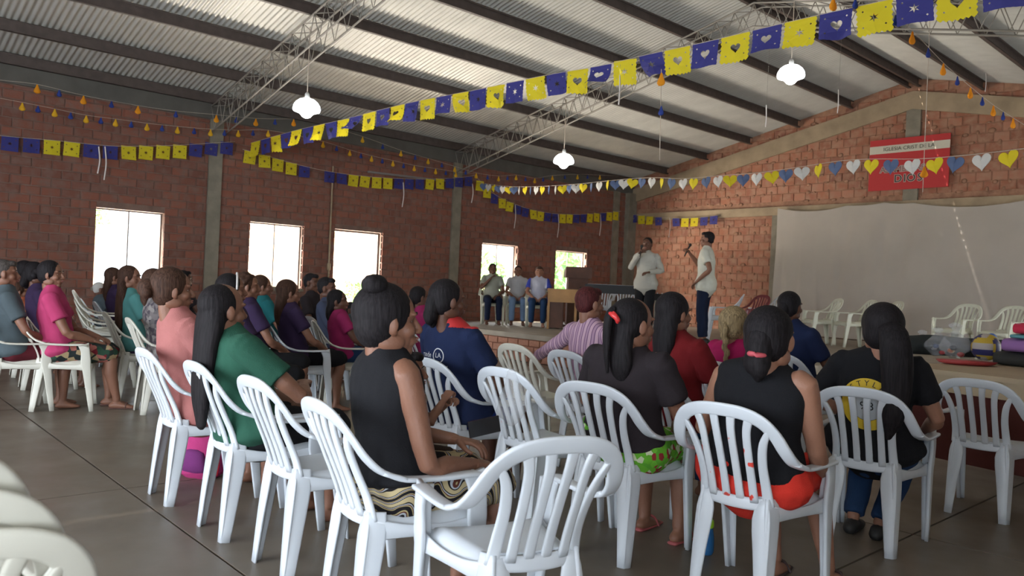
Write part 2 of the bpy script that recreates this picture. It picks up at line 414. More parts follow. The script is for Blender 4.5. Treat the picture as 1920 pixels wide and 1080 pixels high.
# ---- stage
st = obj('trim_1', G().box((.0, YS+.06, 0), (WX, LY, ZS-.08)).me('stage', m_pink, False)); tag(st, kind='structure', label='raised concrete stage along the end wall')
obj('stage_top', G().box((.0, YS, ZS-.08), (WX, LY, ZS)).me('stage_top', m_stage, False), st)
obj('stage_apron', G().box((6.3, YS+.01, .16), (WX, YS+.06, ZS-.08)).me('stage_apron', m_sfront, False), st)
fb = mesh('brick', BV2, BF, m_pink, smooth=False)
for q in lay(.02, 6.3, .01, ZS-.08, .25, .125, .014, []):
    o = obj('brick', fb, st); o.location = ((q[0]+q[1])/2, YS+.04, (q[2]+q[3])/2); o.scale = (q[1]-q[0], .06, q[3]-q[2])

# ---- roof
ce = bpy.data.objects.new('ceiling', None); COL.objects.link(ce); tag(ce, kind='structure', label='pitched corrugated metal roof on steel purlins')
ang = math.atan(SLOPE)
def corr(width, length, pitch=.076, amp=.010, sp=8):
    n = int(round(width/pitch))*sp; V = []
    ln = [0, length*.5, length]
    for L in ln:
        for i in range(n+1):
            y = i*pitch/sp; V.append((L, y, amp*math.cos(2*math.pi*i/sp)))
    Fs = [(r*(n+1)+i, r*(n+1)+i+1, (r+1)*(n+1)+i+1, (r+1)*(n+1)+i) for r in range(2) for i in range(n)]
    return mesh('roof_sheet', V, Fs, m_roof)
sheet = corr(.988, (RX+.35)/math.cos(ang))
k = 0; y = BY-.2
while y < LY+.2:
    for side in (0, 1):
        o = obj('roof_sheet', sheet, ce)
        if side == 0: o.location = (-.35, y, EZ-.35*SLOPE+.012); o.rotation_euler = (0, -ang, 0)
        else: o.location = (RX-.0, y, RZ+.012); o.rotation_euler = (0, ang, 0)
    y += .988; k += 1
PX = [.10, 1.03, 2.14, 3.25, 4.36, 5.47, 6.56]
def cprof(x):
    h = .15; t = .004; z = roofz(x)-.0; 
    g = G(); y0, y1 = BY, LY
    s = SLOPE if x < RX else -SLOPE
    g.box((x-.025, y0, z-h), (x-.025+t, y1, z)).box((x-.025, y0, z-t), (x+.03, y1, z)).box((x-.025, y0, z-h), (x+.03, y1, z-h+t)).box((x+.026, y0, z-.02), (x+.03, y1, z)).box((x+.026, y0, z-h), (x+.03, y1, z-h+.02))
    return g.me('purlin', m_purlin, False)
for x in PX+[2*RX-x for x in PX]: obj('purlin', cprof(x), ce)
def rod(g, a, b, r=.009): g.tube([a, b], [r, r], ref=(0, 1, .01), n=6, sub=1, cap=False)
for c in COLY[:3]:
    tr = bpy.data.objects.new('roof_truss', None); COL.objects.link(tr); tr.location = (RX, c, EZ-.3)
    lab = {-.1: 'lattice steel roof truss above the rear of the hall', 4.83: 'lattice steel truss crossing the ceiling near the left round lamp', 9.76: 'lattice steel truss crossing the ceiling near the middle round lamp'}[c]
    tag(tr, lab, 'roof truss', 'lattice roof trusses')
    N = 44
    def top(x): return roofz(x)-.17
    def bot(x):
        u = abs(x-RX)/RX; return roofz(x)-.17-.33-.10*u
    o0 = np.array([RX, c, EZ-.3])
    for yy in (-.11, .11):
        for f in (top, bot):
            P = [np.array([x, c+yy, f(x)])-o0 for x in np.linspace(.05, 2*RX-.05, 25)]
            g = G(); g.tube(P, [.013]*len(P), ref=(0, 1, 0), n=6, sub=1, cap=False); obj('chord', g.me('chord', m_truss), tr)
        g = G()
        X = np.linspace(.05, 2*RX-.05, N*2+1)
        for i in range(2*N):
            a = X[i]; b_ = X[i+1]; fa, fb_ = (top, bot) if i % 2 == 0 else (bot, top)
            rod(g, np.array([a, c+yy, fa(a)])-o0, np.array([b_, c+yy, fb_(b_)])-o0, .006)
        tag(obj('lacing', g.me('lacing', m_truss), tr), kind='stuff')
    g = G()
    for i in range(2*N):
        a, b_ = X[i], X[i+1]; s = -.11 if i % 2 == 0 else .11
        rod(g, np.array([a, c+s, top(a)])-o0, np.array([b_, c-s, top(b_)])-o0, .006)
    tag(obj('cross_lacing', g.me('cross_lacing', m_truss), tr), kind='stuff')
# conduit on the left wall
P = [onx(623, 300, .03), onx(623, 330, .03), onx(617, 520, .03)]
o = obj('wall_conduit', G().tube([(.02, 6.93, 3.2), (.02, 6.93, .6)], [.016, .016], ref=(0, 1, 0), n=8, sub=1).tube([(.02, 6.93, 1.46), (.02, 6.93, 1.36)], [.035, .035], ref=(0, 1, 0), n=8, sub=1).me('wall_conduit', m_beam)); tag(o, 'thin pale conduit running down the brick wall beside the open doorway', 'conduit')
a = onx(690, 322, .03); b_ = onx(840, 340, .03)
tag(obj('wall_bracket', G().tube([a, b_], [.02, .02], ref=(0, 0, 1), n=8, sub=1).me('wall_bracket', M('grey_tube', (.2, .18, .17), .5))), 'grey horizontal tube high on the left brick wall above the flags', 'tube')

# ---- outside: yard, house, plants, fence
m_yard = M('yard_ground', (.55, .47, .36), .9, .1, 2)
tag(obj('trim_2', G().box((-60, -30, -.25), (-.25, 50, -.02)).me('yard', m_yard, False)), kind='structure', label='sunlit bare yard outside the wall')
def far_house(x, y, w, d_, h, wallc, roofc, lab):
    r = bpy.data.objects.new('house', None); COL.objects.link(r); r.location = (x, y, 0); tag(r, lab, 'house')
    obj('walls', G().box((-w/2, -d_/2, -.02), (w/2, d_/2, h)).me('walls', M(lab[:20], wallc, .9, .1, 3), False), r)
    g = G(); e = .5
    g.add([(-w/2-e, -d_/2-e, h), (w/2+e, -d_/2-e, h), (w/2+e, d_/2+e, h), (-w/2-e, d_/2+e, h), (0, -d_/2-e, h+1.2), (0, d_/2+e, h+1.2)], [(0,1,2,3)[::-1], (0,4,5,3)[::-1], (1,2,5,4), (0,1,4), (3,5,2)])
    obj('roof', g.me('roof', M(lab[:16]+'r', roofc, .8), False), r)
    for yy in (-d_/4, d_/4): obj('window', G().box((w/2, yy-.5, 1.0), (w/2+.04, yy+.5, 2.0)).me('window', m_frame, False), r)
far_house(-13, 13.2, 5, 7, 2.6, (.75, .55, .38), (.45, .25, .15), 'tan house outside seen through the second window')
far_house(-14, 25, 5, 6, 2.4, (.7, .68, .6), (.22, .2, .18), 'pale house with dark roof seen through the window behind the seated men')
m_leaf = M('leaf_green', (.16, .42, .08), .6, .3, 5); m_stem = M('stem_brown', (.2, .12, .07), .8)
def bush(px_yz, r_, lab, dist):
    c = onx(px_yz[0], px_yz[1], -dist); t = bpy.data.objects.new('bush', None); COL.objects.link(t); t.location = (c[0], c[1], 0); tag(t, lab, 'plant')
    g = G()
    for i in range(420):
        v = rs.normal(size=3); v /= np.linalg.norm(v); p = v*r_*rs.uniform(.5, 1)*[1, 1, 1.0]+[0, 0, max(c[2], r_*.9)]
        q = rotz(rs.uniform(0, 6.3))@rotx(rs.uniform(-1, 1)); L = r_*.22
        g.add([(q@np.array(w))*L+p for w in ((-.0, -1, 0), (.35, 0, .1), (0, 1, 0), (-.35, 0, .1))], [(0,1,2,3)])
    tag(obj('foliage', g.me('foliage', m_leaf, False), t), kind='stuff')
    obj('stem', G().tube([(0, 0, -.02), (.03, .02, max(c[2], r_*.9))], [.05, .03], n=8).me('stem', m_stem), t)
bush((662, 545), .28, 'green bush in the yard seen through the open doorway', 2.5)
bush((1085, 500), 1.5, 'leafy green tree outside the window behind the lectern', 5)
bush((176, 404), .35, 'green shrub top at the left edge of the first window', 6)
bush((905, 520), .7, 'small green shrub outside the window behind the seated men', 3)

# ================================================================== LAMPS
m_lamp = M('lamp_glow', (.95, .98, 1.0), .4, emit=5.0)
def lamp(px, py, X, lab):
    d = ray(px, py); p = CAM+d*(X-CAM[0])/d[0] if X is not None else None
    r = bpy.data.objects.new('hanging_lamp', None); COL.objects.link(r); r.location = p; tag(r, lab, 'lamp', 'round hanging hall lamps')
    prof = [(.001, .135), (.05, .130), (.10, .112), (.145, .075), (.172, .03), (.18, -.015), (.172, -.04), (.13, -.055), (.095, -.068), (.075, -.09), (.055, -.115), (.025, -.13), (.001, -.133)]
    n = 24; V = [(a*math.cos(2*math.pi*i/n), a*math.sin(2*math.pi*i/n), z) for a, z in prof for i in range(n)]
    Fs = [(j*n+i, j*n+(i+1) % n, (j+1)*n+(i+1) % n, (j+1)*n+i)[::-1] for j in range(len(prof)-1) for i in range(n)]
    obj('globe', mesh('globe', V, Fs, m_lamp), r)
    obj('socket', G().tube([(0, 0, .11), (0, 0, .19)], [.035, .03], n=12, sub=1).me('socket', M('lamp_socket', (.5, .5, .48), .5)), r)
    top_ = roofz(p[0])-.16-p[2]
    obj('cord', G().tube([(0, 0, .19), (0, 0, top_)], [.006, .006], n=6, sub=1).me('cord', m_string), r)
lamp(575, 203, 3.0, 'glowing round hanging lamp on the left, above the first windows')
lamp(1057, 302, 3.0, 'glowing round hanging lamp in the middle, above the seated men on stage')
lamp(1483, 140, 7.26, 'glowing round hanging lamp on the right, near the gable')
# ================================================================== CHAIRS (local: forward +Y, seat front at y=.24)
def chair_geo():
    out = {}
    # arched rim running from one armrest over the back to the other
    R_ = [(0,-.285,.780),(.085,-.283,.775),(.148,-.270,.750),(.188,-.245,.703),(.211,-.212,.645),(.225,-.165,.597),(.234,-.10,.570),(.236,.02,.562),(.235,.15,.563)]
    Wd = [(0,-.25,.97),(.15,-.3,.94),(.50,-.35,.78),(.80,-.3,.5),(.93,-.15,.35),(.98,0,.15),(1,0,.05),(1,0,0),(1,0,0)]
    hw = [.026,.026,.027,.027,.026,.025,.024,.024,.028]
    R_ = [(x*1.03, y*(1.13 if y < -.15 else 1.0+.13*max(0,(-y))/.15), z*.995) for x, y, z in R_]
    P = [(-x, y, z) for x, y, z in R_[:0:-1]]+R_; Wv = [(-x, y, z) for x, y, z in Wd[:0:-1]]+Wd; H = hw[:0:-1]+hw
    g = G(); a = 6; n = len(R_)
    arch = P[n-1-a:n+a]; aw = Wv[n-1-a:n+a]; ah = H[n-1-a:n+a]
    g.add(*sweep(arch, aw, ah, .0085, n=12, sub=4))
    g.add(*sweep([(-.142,-.168,.418),(-.07,-.186,.412),(0,-.190,.41),(.07,-.186,.412),(.142,-.168,.418)], (0,.1,1), .024, .007, n=10, sub=4))
    for s in (-1, 1):
        g.add(*sweep([(s*.134,-.165,.41),(s*.128,-.188,.49),(s*.130,-.230,.58),(s*.146,-.268,.66),(s*.176,-.288,.722)], (.96, s*.28, 0), [.021,.019,.0175,.016,.010], .0075, n=10, sub=4))
    out['backrest'] = g
    sl = []
    for i, u in enumerate((-.66, -.22, .22, .66)):
        xb, xt = u*.128, u*.165; yb = -.186; yt = -.320+.008*abs(u)
        g = G(); g.add(*sweep([(xb, yb, .42),(xb, yb-.032, .51),(xb*1.02, yb-.070, .60),(xb*1.08, yt+.020, .70),(xt, yt, .775-.018*abs(u))], (1, u*.25, 0), [.0170,.016,.0155,.016,.018], .007, n=10, sub=4)); sl.append(g)
    out['slat'] = sl
    arms = []
    for s in (-1, 1):
        idx = range(5, n); g = G()
        pth = [(s*R_[i][0], R_[i][1], R_[i][2]) for i in idx]+[(s*.233,.185,.550)]
        g.add(*sweep(pth, (1,0,0), [.025,.024,.024,.028,.020], .0085, n=12, sub=4)); arms.append(g)
    out['arm'] = arms
    legs = []
    for s in (-1, 1):
        g = G(); g.add(*sweep([(s*.235,.155,.564),(s*.235,.172,.50),(s*.230,.178,.41),(s*.225,.188,.33),(s*.216,.232,0)], (0,1,-.1), [.042,.034,.038,.031,.018], .010, n=12, sub=4, expo=5))
        g.add(*sweep([(s*.214,.172,.560),(s*.212,.186,.48),(s*.208,.20,.38),(s*.205,.214,.30),(s*.203,.244,0)], (1,0,0), [.024,.021,.026,.023,.015], .006, n=8, sub=3, expo=5)); legs.append(g)
    for s in (-1, 1):
        g = G(); g.add(*sweep([(s*.140,-.155,.44),(s*.146,-.162,.36),(s*.151,-.180,.2),(s*.156,-.205,0)], (.25*s,1,.15), [.032,.038,.030,.020], .009, n=12, sub=4, expo=5))
        g.add(*sweep([(s*.122,-.178,.43),(s*.117,-.190,.36),(s*.128,-.206,.2),(s*.139,-.222,0)], (1,0,0), [.018,.038,.030,.020], .006, n=8, sub=3, expo=5)); legs.append(g)
    out['leg'] = legs
    N = 12; V = []; Fs = []
    for th_, off in ((0, 0), (1, -.007)):
        for j in range(N+1):
            v = j/N; y = -.175+v*.40
            for i in range(N+1):
                u = i/N*2-1; wdt = .145+.070*v
                z = .408+.012*u*u+.010*(v-.3)**2 + (.006 if v > .2 else .03*(0.2-v)/.2)
                if abs(u) > .84: z -= .045*((abs(u)-.84)/.16)
                if v > .88: z -= .045*((v-.88)/.12)
                V.append((u*wdt*(1-.02*(v > .95)), y, z+off))
    m_ = (N+1)*(N+1)
    for j in range(N):
        for i in range(N):
            a = j*(N+1)+i; Fs.append((a, a+1, a+N+2, a+N+1)); Fs.append((m_+a, m_+a+N+1, m_+a+N+2, m_+a+1))
    ring = [i for i in range(N+1)]+[j*(N+1)+N for j in range(1, N+1)]+[N*(N+1)+i for i in range(N-1, -1, -1)]+[j*(N+1) for j in range(N-1, 0, -1)]
    for a, b_ in zip(ring, ring[1:]+ring[:1]): Fs.append((b_, a, a+m_, b_+m_))
    g = G(); g.add(V, Fs)
    for s in (-1, 1):   # curved side aprons under the seat
        g.add(*sweep([(s*.146,-.16,.382),(s*.175,-.05,.374),(s*.198,.08,.370),(s*.216,.19,.376)], (0,0,1), [.036,.022,.022,.036], .006, n=8, sub=4))
    g.add(*sweep([(-.216,.215,.372),(0,.226,.374),(.216,.215,.372)], (0,0,1), [.03,.018,.03], .006, n=8, sub=4))
    out['seat'] = g
    return out
CG = chair_geo()
CM = {k: ([q.me(k, m_white) for q in v] if isinstance(v, list) else v.me(k, m_white)) for k, v in CG.items()}
def set_mat(o, m):
    o.material_slots[0].link = 'OBJECT'; o.material_slots[0].material = m
CHN = 0
def chair(O, h, label, group='white plastic armchairs of the audience', mat=None, z=0, paint=None, maroon=False):
    """one moulded armchair at floor point O, facing h degrees left of +Y"""
    t = bpy.data.objects.new('plastic_armchair', None); COL.objects.link(t)
    t.location = (O[0], O[1], z); t.rotation_euler = (0, 0, D(h)); tag(t, label, 'chair', group)
    mat = mat or m_white
    s = obj('seat', CM['seat'], t); set_mat(s, mat)
    b_ = obj('backrest', CM['backrest'], t); set_mat(b_, mat)
    for i, q in enumerate(CM['slat']):
        o = obj('slat', q, b_); pm = mat
        if paint == 'strong' and i in (1, 3): pm = m_paint_strong
        elif paint: pm = m_paint_faint
        set_mat(o, pm)
    for q in CM['arm']: set_mat(obj('armrest', q, t), mat)
    for q in CM['leg']: set_mat(obj('leg', q, t), mat)
    return t
def fwd(h): return np.array([-math.sin(D(h)), math.cos(D(h)), 0])
def rgt(h): return np.array([math.cos(D(h)), math.sin(D(h)), 0])
def bt(px, py, h, zt=.79, z=0):   # chair origin from the picked top of its back
    return (onz(px, py, zt+z)+fwd(h)*.315)*[1, 1, 0]
# ================================================================== PEOPLE
def head_geo():
    g = G()
    g.ell((0,-.008,.030), (.074,.092,.086), nu=24, nv=16)
    g.ell((0,.020,-.028), (.058,.066,.082), nu=20, nv=14)
    g.ell((0,.062,-.088), (.026,.022,.020)); g.ell((0,.07,-.055), (.036,.022,.024))
    g.tube([(0,.078,.022),(0,.092,-.002),(0,.103,-.024)], [.008,.010,.014], sub=2, n=10); 
    for s in (-1, 1):
        g.ell((s*.010,.094,-.027), (.009,.012,.008)); g.ell((s*.036,.055,-.022), (.026,.026,.024)); g.ell((s*.030,.070,.030), (.028,.014,.009))
        g.ell((s*.076,-.004,-.004), (.008,.020,.031), rot=rotz(-s*.35)); g.ell((s*.072,.004,-.026), (.008,.012,.012))
        g.ell((s*.052,.0,-.058), (.018,.045,.03))
    g.ell((0,.086,-.050), (.023,.012,.006)); g.ell((0,.084,-.059), (.020,.012,.007))
    g.tube([(0,-.022,-.03),(0,-.022,-.10),(0,-.012,-.165)], [(.050,.050),(.047,.047),(.050,.044)], n=16)
    return g
HG = head_geo()
HEAD = {'fine': VF(remesh(HG, .0042, 2)), 'coarse': VF(remesh(HG, .0075, 1))}
def hand_geo(curl, spread=.05, thumb=.5):
    """right hand, wrist at origin, fingers along +Y, back of the hand +Z, thumb on -X"""
    g = G()
    g.tube([(0,-.02,0),(0,.01,0),(.002,.045,.001),(.003,.082,.001)], [(.025,.017),(.030,.016),(.039,.014),(.040,.012)], n=14)
    for k, (x, L) in enumerate(((-.030,.068),(-.009,.077),(.012,.071),(.032,.055))):
        p = np.array([x, .078-abs(x-.0)*.15, 0]); a = 0.0; sp = (x-.002)*spread*18; P = [p-[0,.02,0], p]
        for f, c in ((.45, .75), (.31, 1.1), (.24, .8)):
            a += curl*c; d = np.array([math.sin(sp)*math.cos(a), math.cos(sp)*math.cos(a), -math.sin(a)]); p = p+d*L*f; P.append(p)
        g.tube(P, [.0095,.0092,.0085,.0078,.0068], n=8, sub=2)
    p = np.array([-.026,.018,-.004]); P = [p, p+[-.020,.022,-.008], p+[-.034,.046,-.012-.02*thumb], p+[-.036+.012*thumb,.068,-.016-.03*thumb]]
    g.tube(P, [.015,.0125,.0100,.0078], n=8, sub=2)
    return g
HAND = {}
for nm, c, th in (('relaxed', .45, .4), ('grip', 1.05, 1.0), ('flat', .15, .1)):
    hg = hand_geo(c, thumb=th); HAND[nm, 'fine'] = VF(remesh(hg, .0032, 2)); HAND[nm, 'coarse'] = VF(remesh(hg, .0045, 1))
m_eye = M('eye_white', (.5, .47, .44), .2); m_iris = M('iris_dark', (.03, .015, .01), .1); m_lip = M('lip', (.32, .12, .10), .5); m_brow = M('brow_hair', (.012, .009, .008), .8)
g = G(); g.add(*ell((0,0,0), (.0125,.0125,.0105), nu=12, nv=8)); g.add(*ell((0,.0085,0), (.0058,.005,.0058), nu=10, nv=6), mi=1); EYE = g.me('eye', [m_eye, m_iris])
BROW = G().tube([(-.017,.0,-.001),(0,.003,.003),(.017,-.001,-.002)], [.0022,.0034,.0018], ref=(0,0,1), n=8).me('eyebrow', m_brow)
LIPS = G().tube([(-.021,-.005,0),(-.008,.003,.002),(0,.004,.001),(.008,.003,.002),(.021,-.005,0)], [.002,.0042,.0040,.0042,.002], ref=(0,0,1), n=8).tube([(-.019,-.005,-.006),(0,.003,-.009),(.019,-.005,-.006)], [.002,.0050,.002], ref=(0,0,1), n=8).me('lips', m_lip)

def hair_mat(name, col):
    m = M(name, col, .7, spec=.18); nt = m.node_tree; b = nt.nodes['Principled BSDF']; tc = nt.nodes.new('ShaderNodeTexCoord')
    mp = nt.nodes.new('ShaderNodeMapping'); mp.inputs['Scale'].default_value = (170, 170, 9); n = nt.nodes.new('ShaderNodeTexNoise'); n.inputs['Scale'].default_value = 1.0; n.inputs['Detail'].default_value = 3
    nt.links.new(tc.outputs['Object'], mp.inputs[0]); nt.links.new(mp.outputs[0], n.inputs['Vector'])
    bp = nt.nodes.new('ShaderNodeBump'); bp.inputs['Strength'].default_value = .5; bp.inputs['Distance'].default_value = .003
    nt.links.new(n.outputs['Fac'], bp.inputs['Height']); nt.links.new(bp.outputs[0], b.inputs['Normal'])
    r = ramp(nt, n.outputs['Fac'], [(.35, tuple(c*.6 for c in col)), (.7, tuple(c*1.8 for c in col))]); nt.links.new(r.outputs[0], b.inputs['Base Color']); return m
H_BLACK = hair_mat('black_hair', (.010, .008, .009)); H_BROWN = hair_mat('brown_hair', (.045, .022, .014)); H_RED = hair_mat('reddish_hair', (.055, .012, .012)); H_FAIR = hair_mat('fair_hair', (.22, .16, .085)); H_GREY = hair_mat('greying_hair', (.06, .05, .045))
SKIN = {k: M('skin_'+k, c, .5, .06, 12, .15, 120, spec=.4) for k, c in dict(dark=(.115,.048,.028), mid=(.21,.095,.058), tan=(.30,.145,.092), light=(.42,.23,.16)).items()}
def cloth(name, col, var=.08): return M('cloth_'+name, col, .88, var, 5, .35, 260, spec=.2)
def pattern(name, kind, cols):
    nm = 'cloth_'+name
    if nm in MATS: return MATS[nm]
    m = M(nm, cols[0], .88, spec=.2); nt = m.node_tree; b = nt.nodes['Principled BSDF']; tc = nt.nodes.new('ShaderNodeTexCoord')
    if kind == 'stripes':
        w = nt.nodes.new('ShaderNodeTexWave'); w.wave_type = 'BANDS'; w.bands_direction = 'X'; w.inputs['Scale'].default_value = 6.5; w.inputs['Distortion'].default_value = 1.0; w.inputs['Detail'].default_value = 1
        nt.links.new(tc.outputs['Object'], w.inputs['Vector']); r = ramp(nt, w.outputs['Fac'], [(0, cols[0]), (.38, cols[0]), (.46, cols[1]), (.72, cols[1]), (.8, cols[2])])
    elif kind == 'blobs':
        v = nt.nodes.new('ShaderNodeTexVoronoi'); v.inputs['Scale'].default_value = cols[-1]; nt.links.new(tc.outputs['Object'], v.inputs['Vector']); cols = cols[:-1]
        sp = nt.nodes.new('ShaderNodeSeparateColor'); nt.links.new(v.outputs['Color'], sp.inputs[0])
        k = len(cols); r = ramp(nt, sp.outputs[0], [(i/k, c) for i, c in enumerate(cols)], 'CONSTANT')
    else:
        w = nt.nodes.new('ShaderNodeTexWave'); w.wave_type = 'RINGS'; w.rings_direction = 'SPHERICAL'; w.inputs['Scale'].default_value = 5.0; w.inputs['Distortion'].default_value = 14; w.inputs['Detail'].default_value = 1.5; w.inputs['Detail Scale'].default_value = 1.2
        nt.links.new(tc.outputs['Object'], w.inputs['Vector']); k = len(cols); r = ramp(nt, w.outputs['Fac'], [(i/k, c) for i, c in enumerate(cols)], 'CONSTANT')
    nt.links.new(r.outputs[0], b.inputs['Base Color']); return m

def hair_parts(kind, hz):
    """list of (name, geometry) around the head centre"""
    g = G(); ex = []
    cap = lambda e=.0: (g.ell((0,-.022,.036), (.084+e,.093+e,.090+e), nu=26, nv=18), g.ell((0,-.035,.0), (.080+e,.072+e,.085+e), nu=24, nv=16))
    if kind == 'short':
        g.ell((0,-.018,.040), (.079,.090,.084), nu=24, nv=16); g.ell((0,-.038,.005), (.076,.060,.070), nu=20, nv=14); g.ell((0,.045,.085), (.05,.04,.03))
    elif kind == 'bun':
        cap(.004); ex.append(('hair_bun', G().ell((.035,-.055,.118), (.042,.042,.034)).ell((.05,-.07,.13), (.025,.025,.02)).ell((.02,-.075,.118), (.03,.02,.025))))
    elif kind == 'lowbun':
        cap(.0); ex.append(('hair_bun', G().ell((0,-.100,-.075), (.050,.040,.050)).ell((.018,-.112,-.09), (.03,.03,.04)).tube([(0,-.07,.02),(0,-.09,-.05),(0,-.085,-.13)], [.05,.045,.02])))
    elif kind == 'lowbun_big':
        cap(.003); ex.append(('hair_bun', G().ell((-.02,-.120,.01), (.06,.055,.052)).ell((.02,-.13,-.01), (.035,.03,.035))))
    elif kind == 'ponytail':
        cap(.002); ex.append(('ponytail', G().tube([(0,-.095,.05),(0,-.135,.02),(.005,-.14,-.08),(.012,-.125,-.20),(.0,-.12,-.32)], [(.025,.022),(.035,.03),(.042,.03),(.035,.022),(.010,.008)], n=14)))
    elif kind == 'ponylong':
        cap(.008); ex.append(('ponytail', G().tube([(.01,-.085,.03),(.035,-.125,-.01),(.05,-.145,-.12),(.055,-.15,-.25),(.045,-.15,-.38),(.03,-.145,-.47)], [(.045,.03),(.062,.04),(.068,.04),(.062,.035),(.045,.028),(.012,.01)], n=14)))
    elif kind == 'half':   # tied strand over loose straight hair
        cap(.006); g.tube([(0,-.055,.0),(0,-.075,-.09),(0,-.085,-.19),(0,-.08,-.26)], [(.078,.05),(.072,.045),(.06,.035),(.03,.015)], n=16)
        ex.append(('hair_tail', G().tube([(0,-.10,.07),(0,-.125,.03),(0,-.13,-.08),(0,-.12,-.20)], [(.018,.014),(.024,.018),(.02,.014),(.008,.006)], n=10)))
    elif kind in ('long', 'verylong', 'mid'):
        cap(.008); L = dict(mid=-.20, long=-.30, verylong=-.56)[kind]; w = dict(mid=.085, long=.085, verylong=.105)[kind]
        g.tube([(0,-.045,.02),(0,-.060,-.06),(0,-.075,L*.4),(0,-.085,L*.72),(0.02,-.085,L)], [(.085,.06),(w,.058),(w,.05),(w*.8,.04),(w*.35,.018)], n=18)
    elif kind == 'braid':
        cap(.006); b = G(); P = [(.0,-.09,.04),(0,-.125,-.01)]
        for i in range(7):
            t = i/6; b.ell((.008*(-1)**i+.03*t, -.118-.004*math.sin(i), -.02-.036*i), (.024-.009*t,.018-.005*t,.026), nu=12, nv=8)
        b.tube([(.0,-.09,.05),(.0,-.118,-.02),(.03,-.118,-.25)], [.02,.018,.008], n=10); ex.append(('braid', b))
    elif kind == 'crop':
        g.ell((0,-.014,.040), (.0775,.089,.083), nu=24, nv=16); g.ell((0,-.034,.0), (.075,.060,.06), nu=20, nv=14)
    elif kind == 'curly':
        cap(.0)
        for i in range(60):
            v = rs.normal(size=3); v /= np.linalg.norm(v)
            if v[1] > .35 and v[2] < .5: continue
            if v[2] < -.6: continue
            g.ell(np.array([0,-.022,.03])+v*[.085,.09,.09], (.018,.018,.018), nu=8, nv=6)
    if hz == 'none': ex = []
    return g, ex
def strands(me, amp, freq=55.):
    V = verts(me); N_ = norms(me); a = np.arctan2(V[:, 0], -V[:, 1]-.02)
    w = np.sin(a*freq/2.2+V[:, 2]*30)+.6*np.sin(a*freq+1.3-V[:, 2]*18); setv(me, V+N_*((w+.7)*amp)[:, None])
def folds(me, amp, sc=9., seed=0):
    V = verts(me); N_ = norms(me)
    w = np.array([mnoise.noise(Vector((v[0]*sc+seed, v[1]*sc, v[2]*sc*1.6)))+.5*mnoise.noise(Vector((v[0]*sc*2.3, v[1]*sc*2.3+seed, v[2]*sc*2.6))) for v in V])
    setv(me, V+N_*((w+.7)*amp)[:, None])

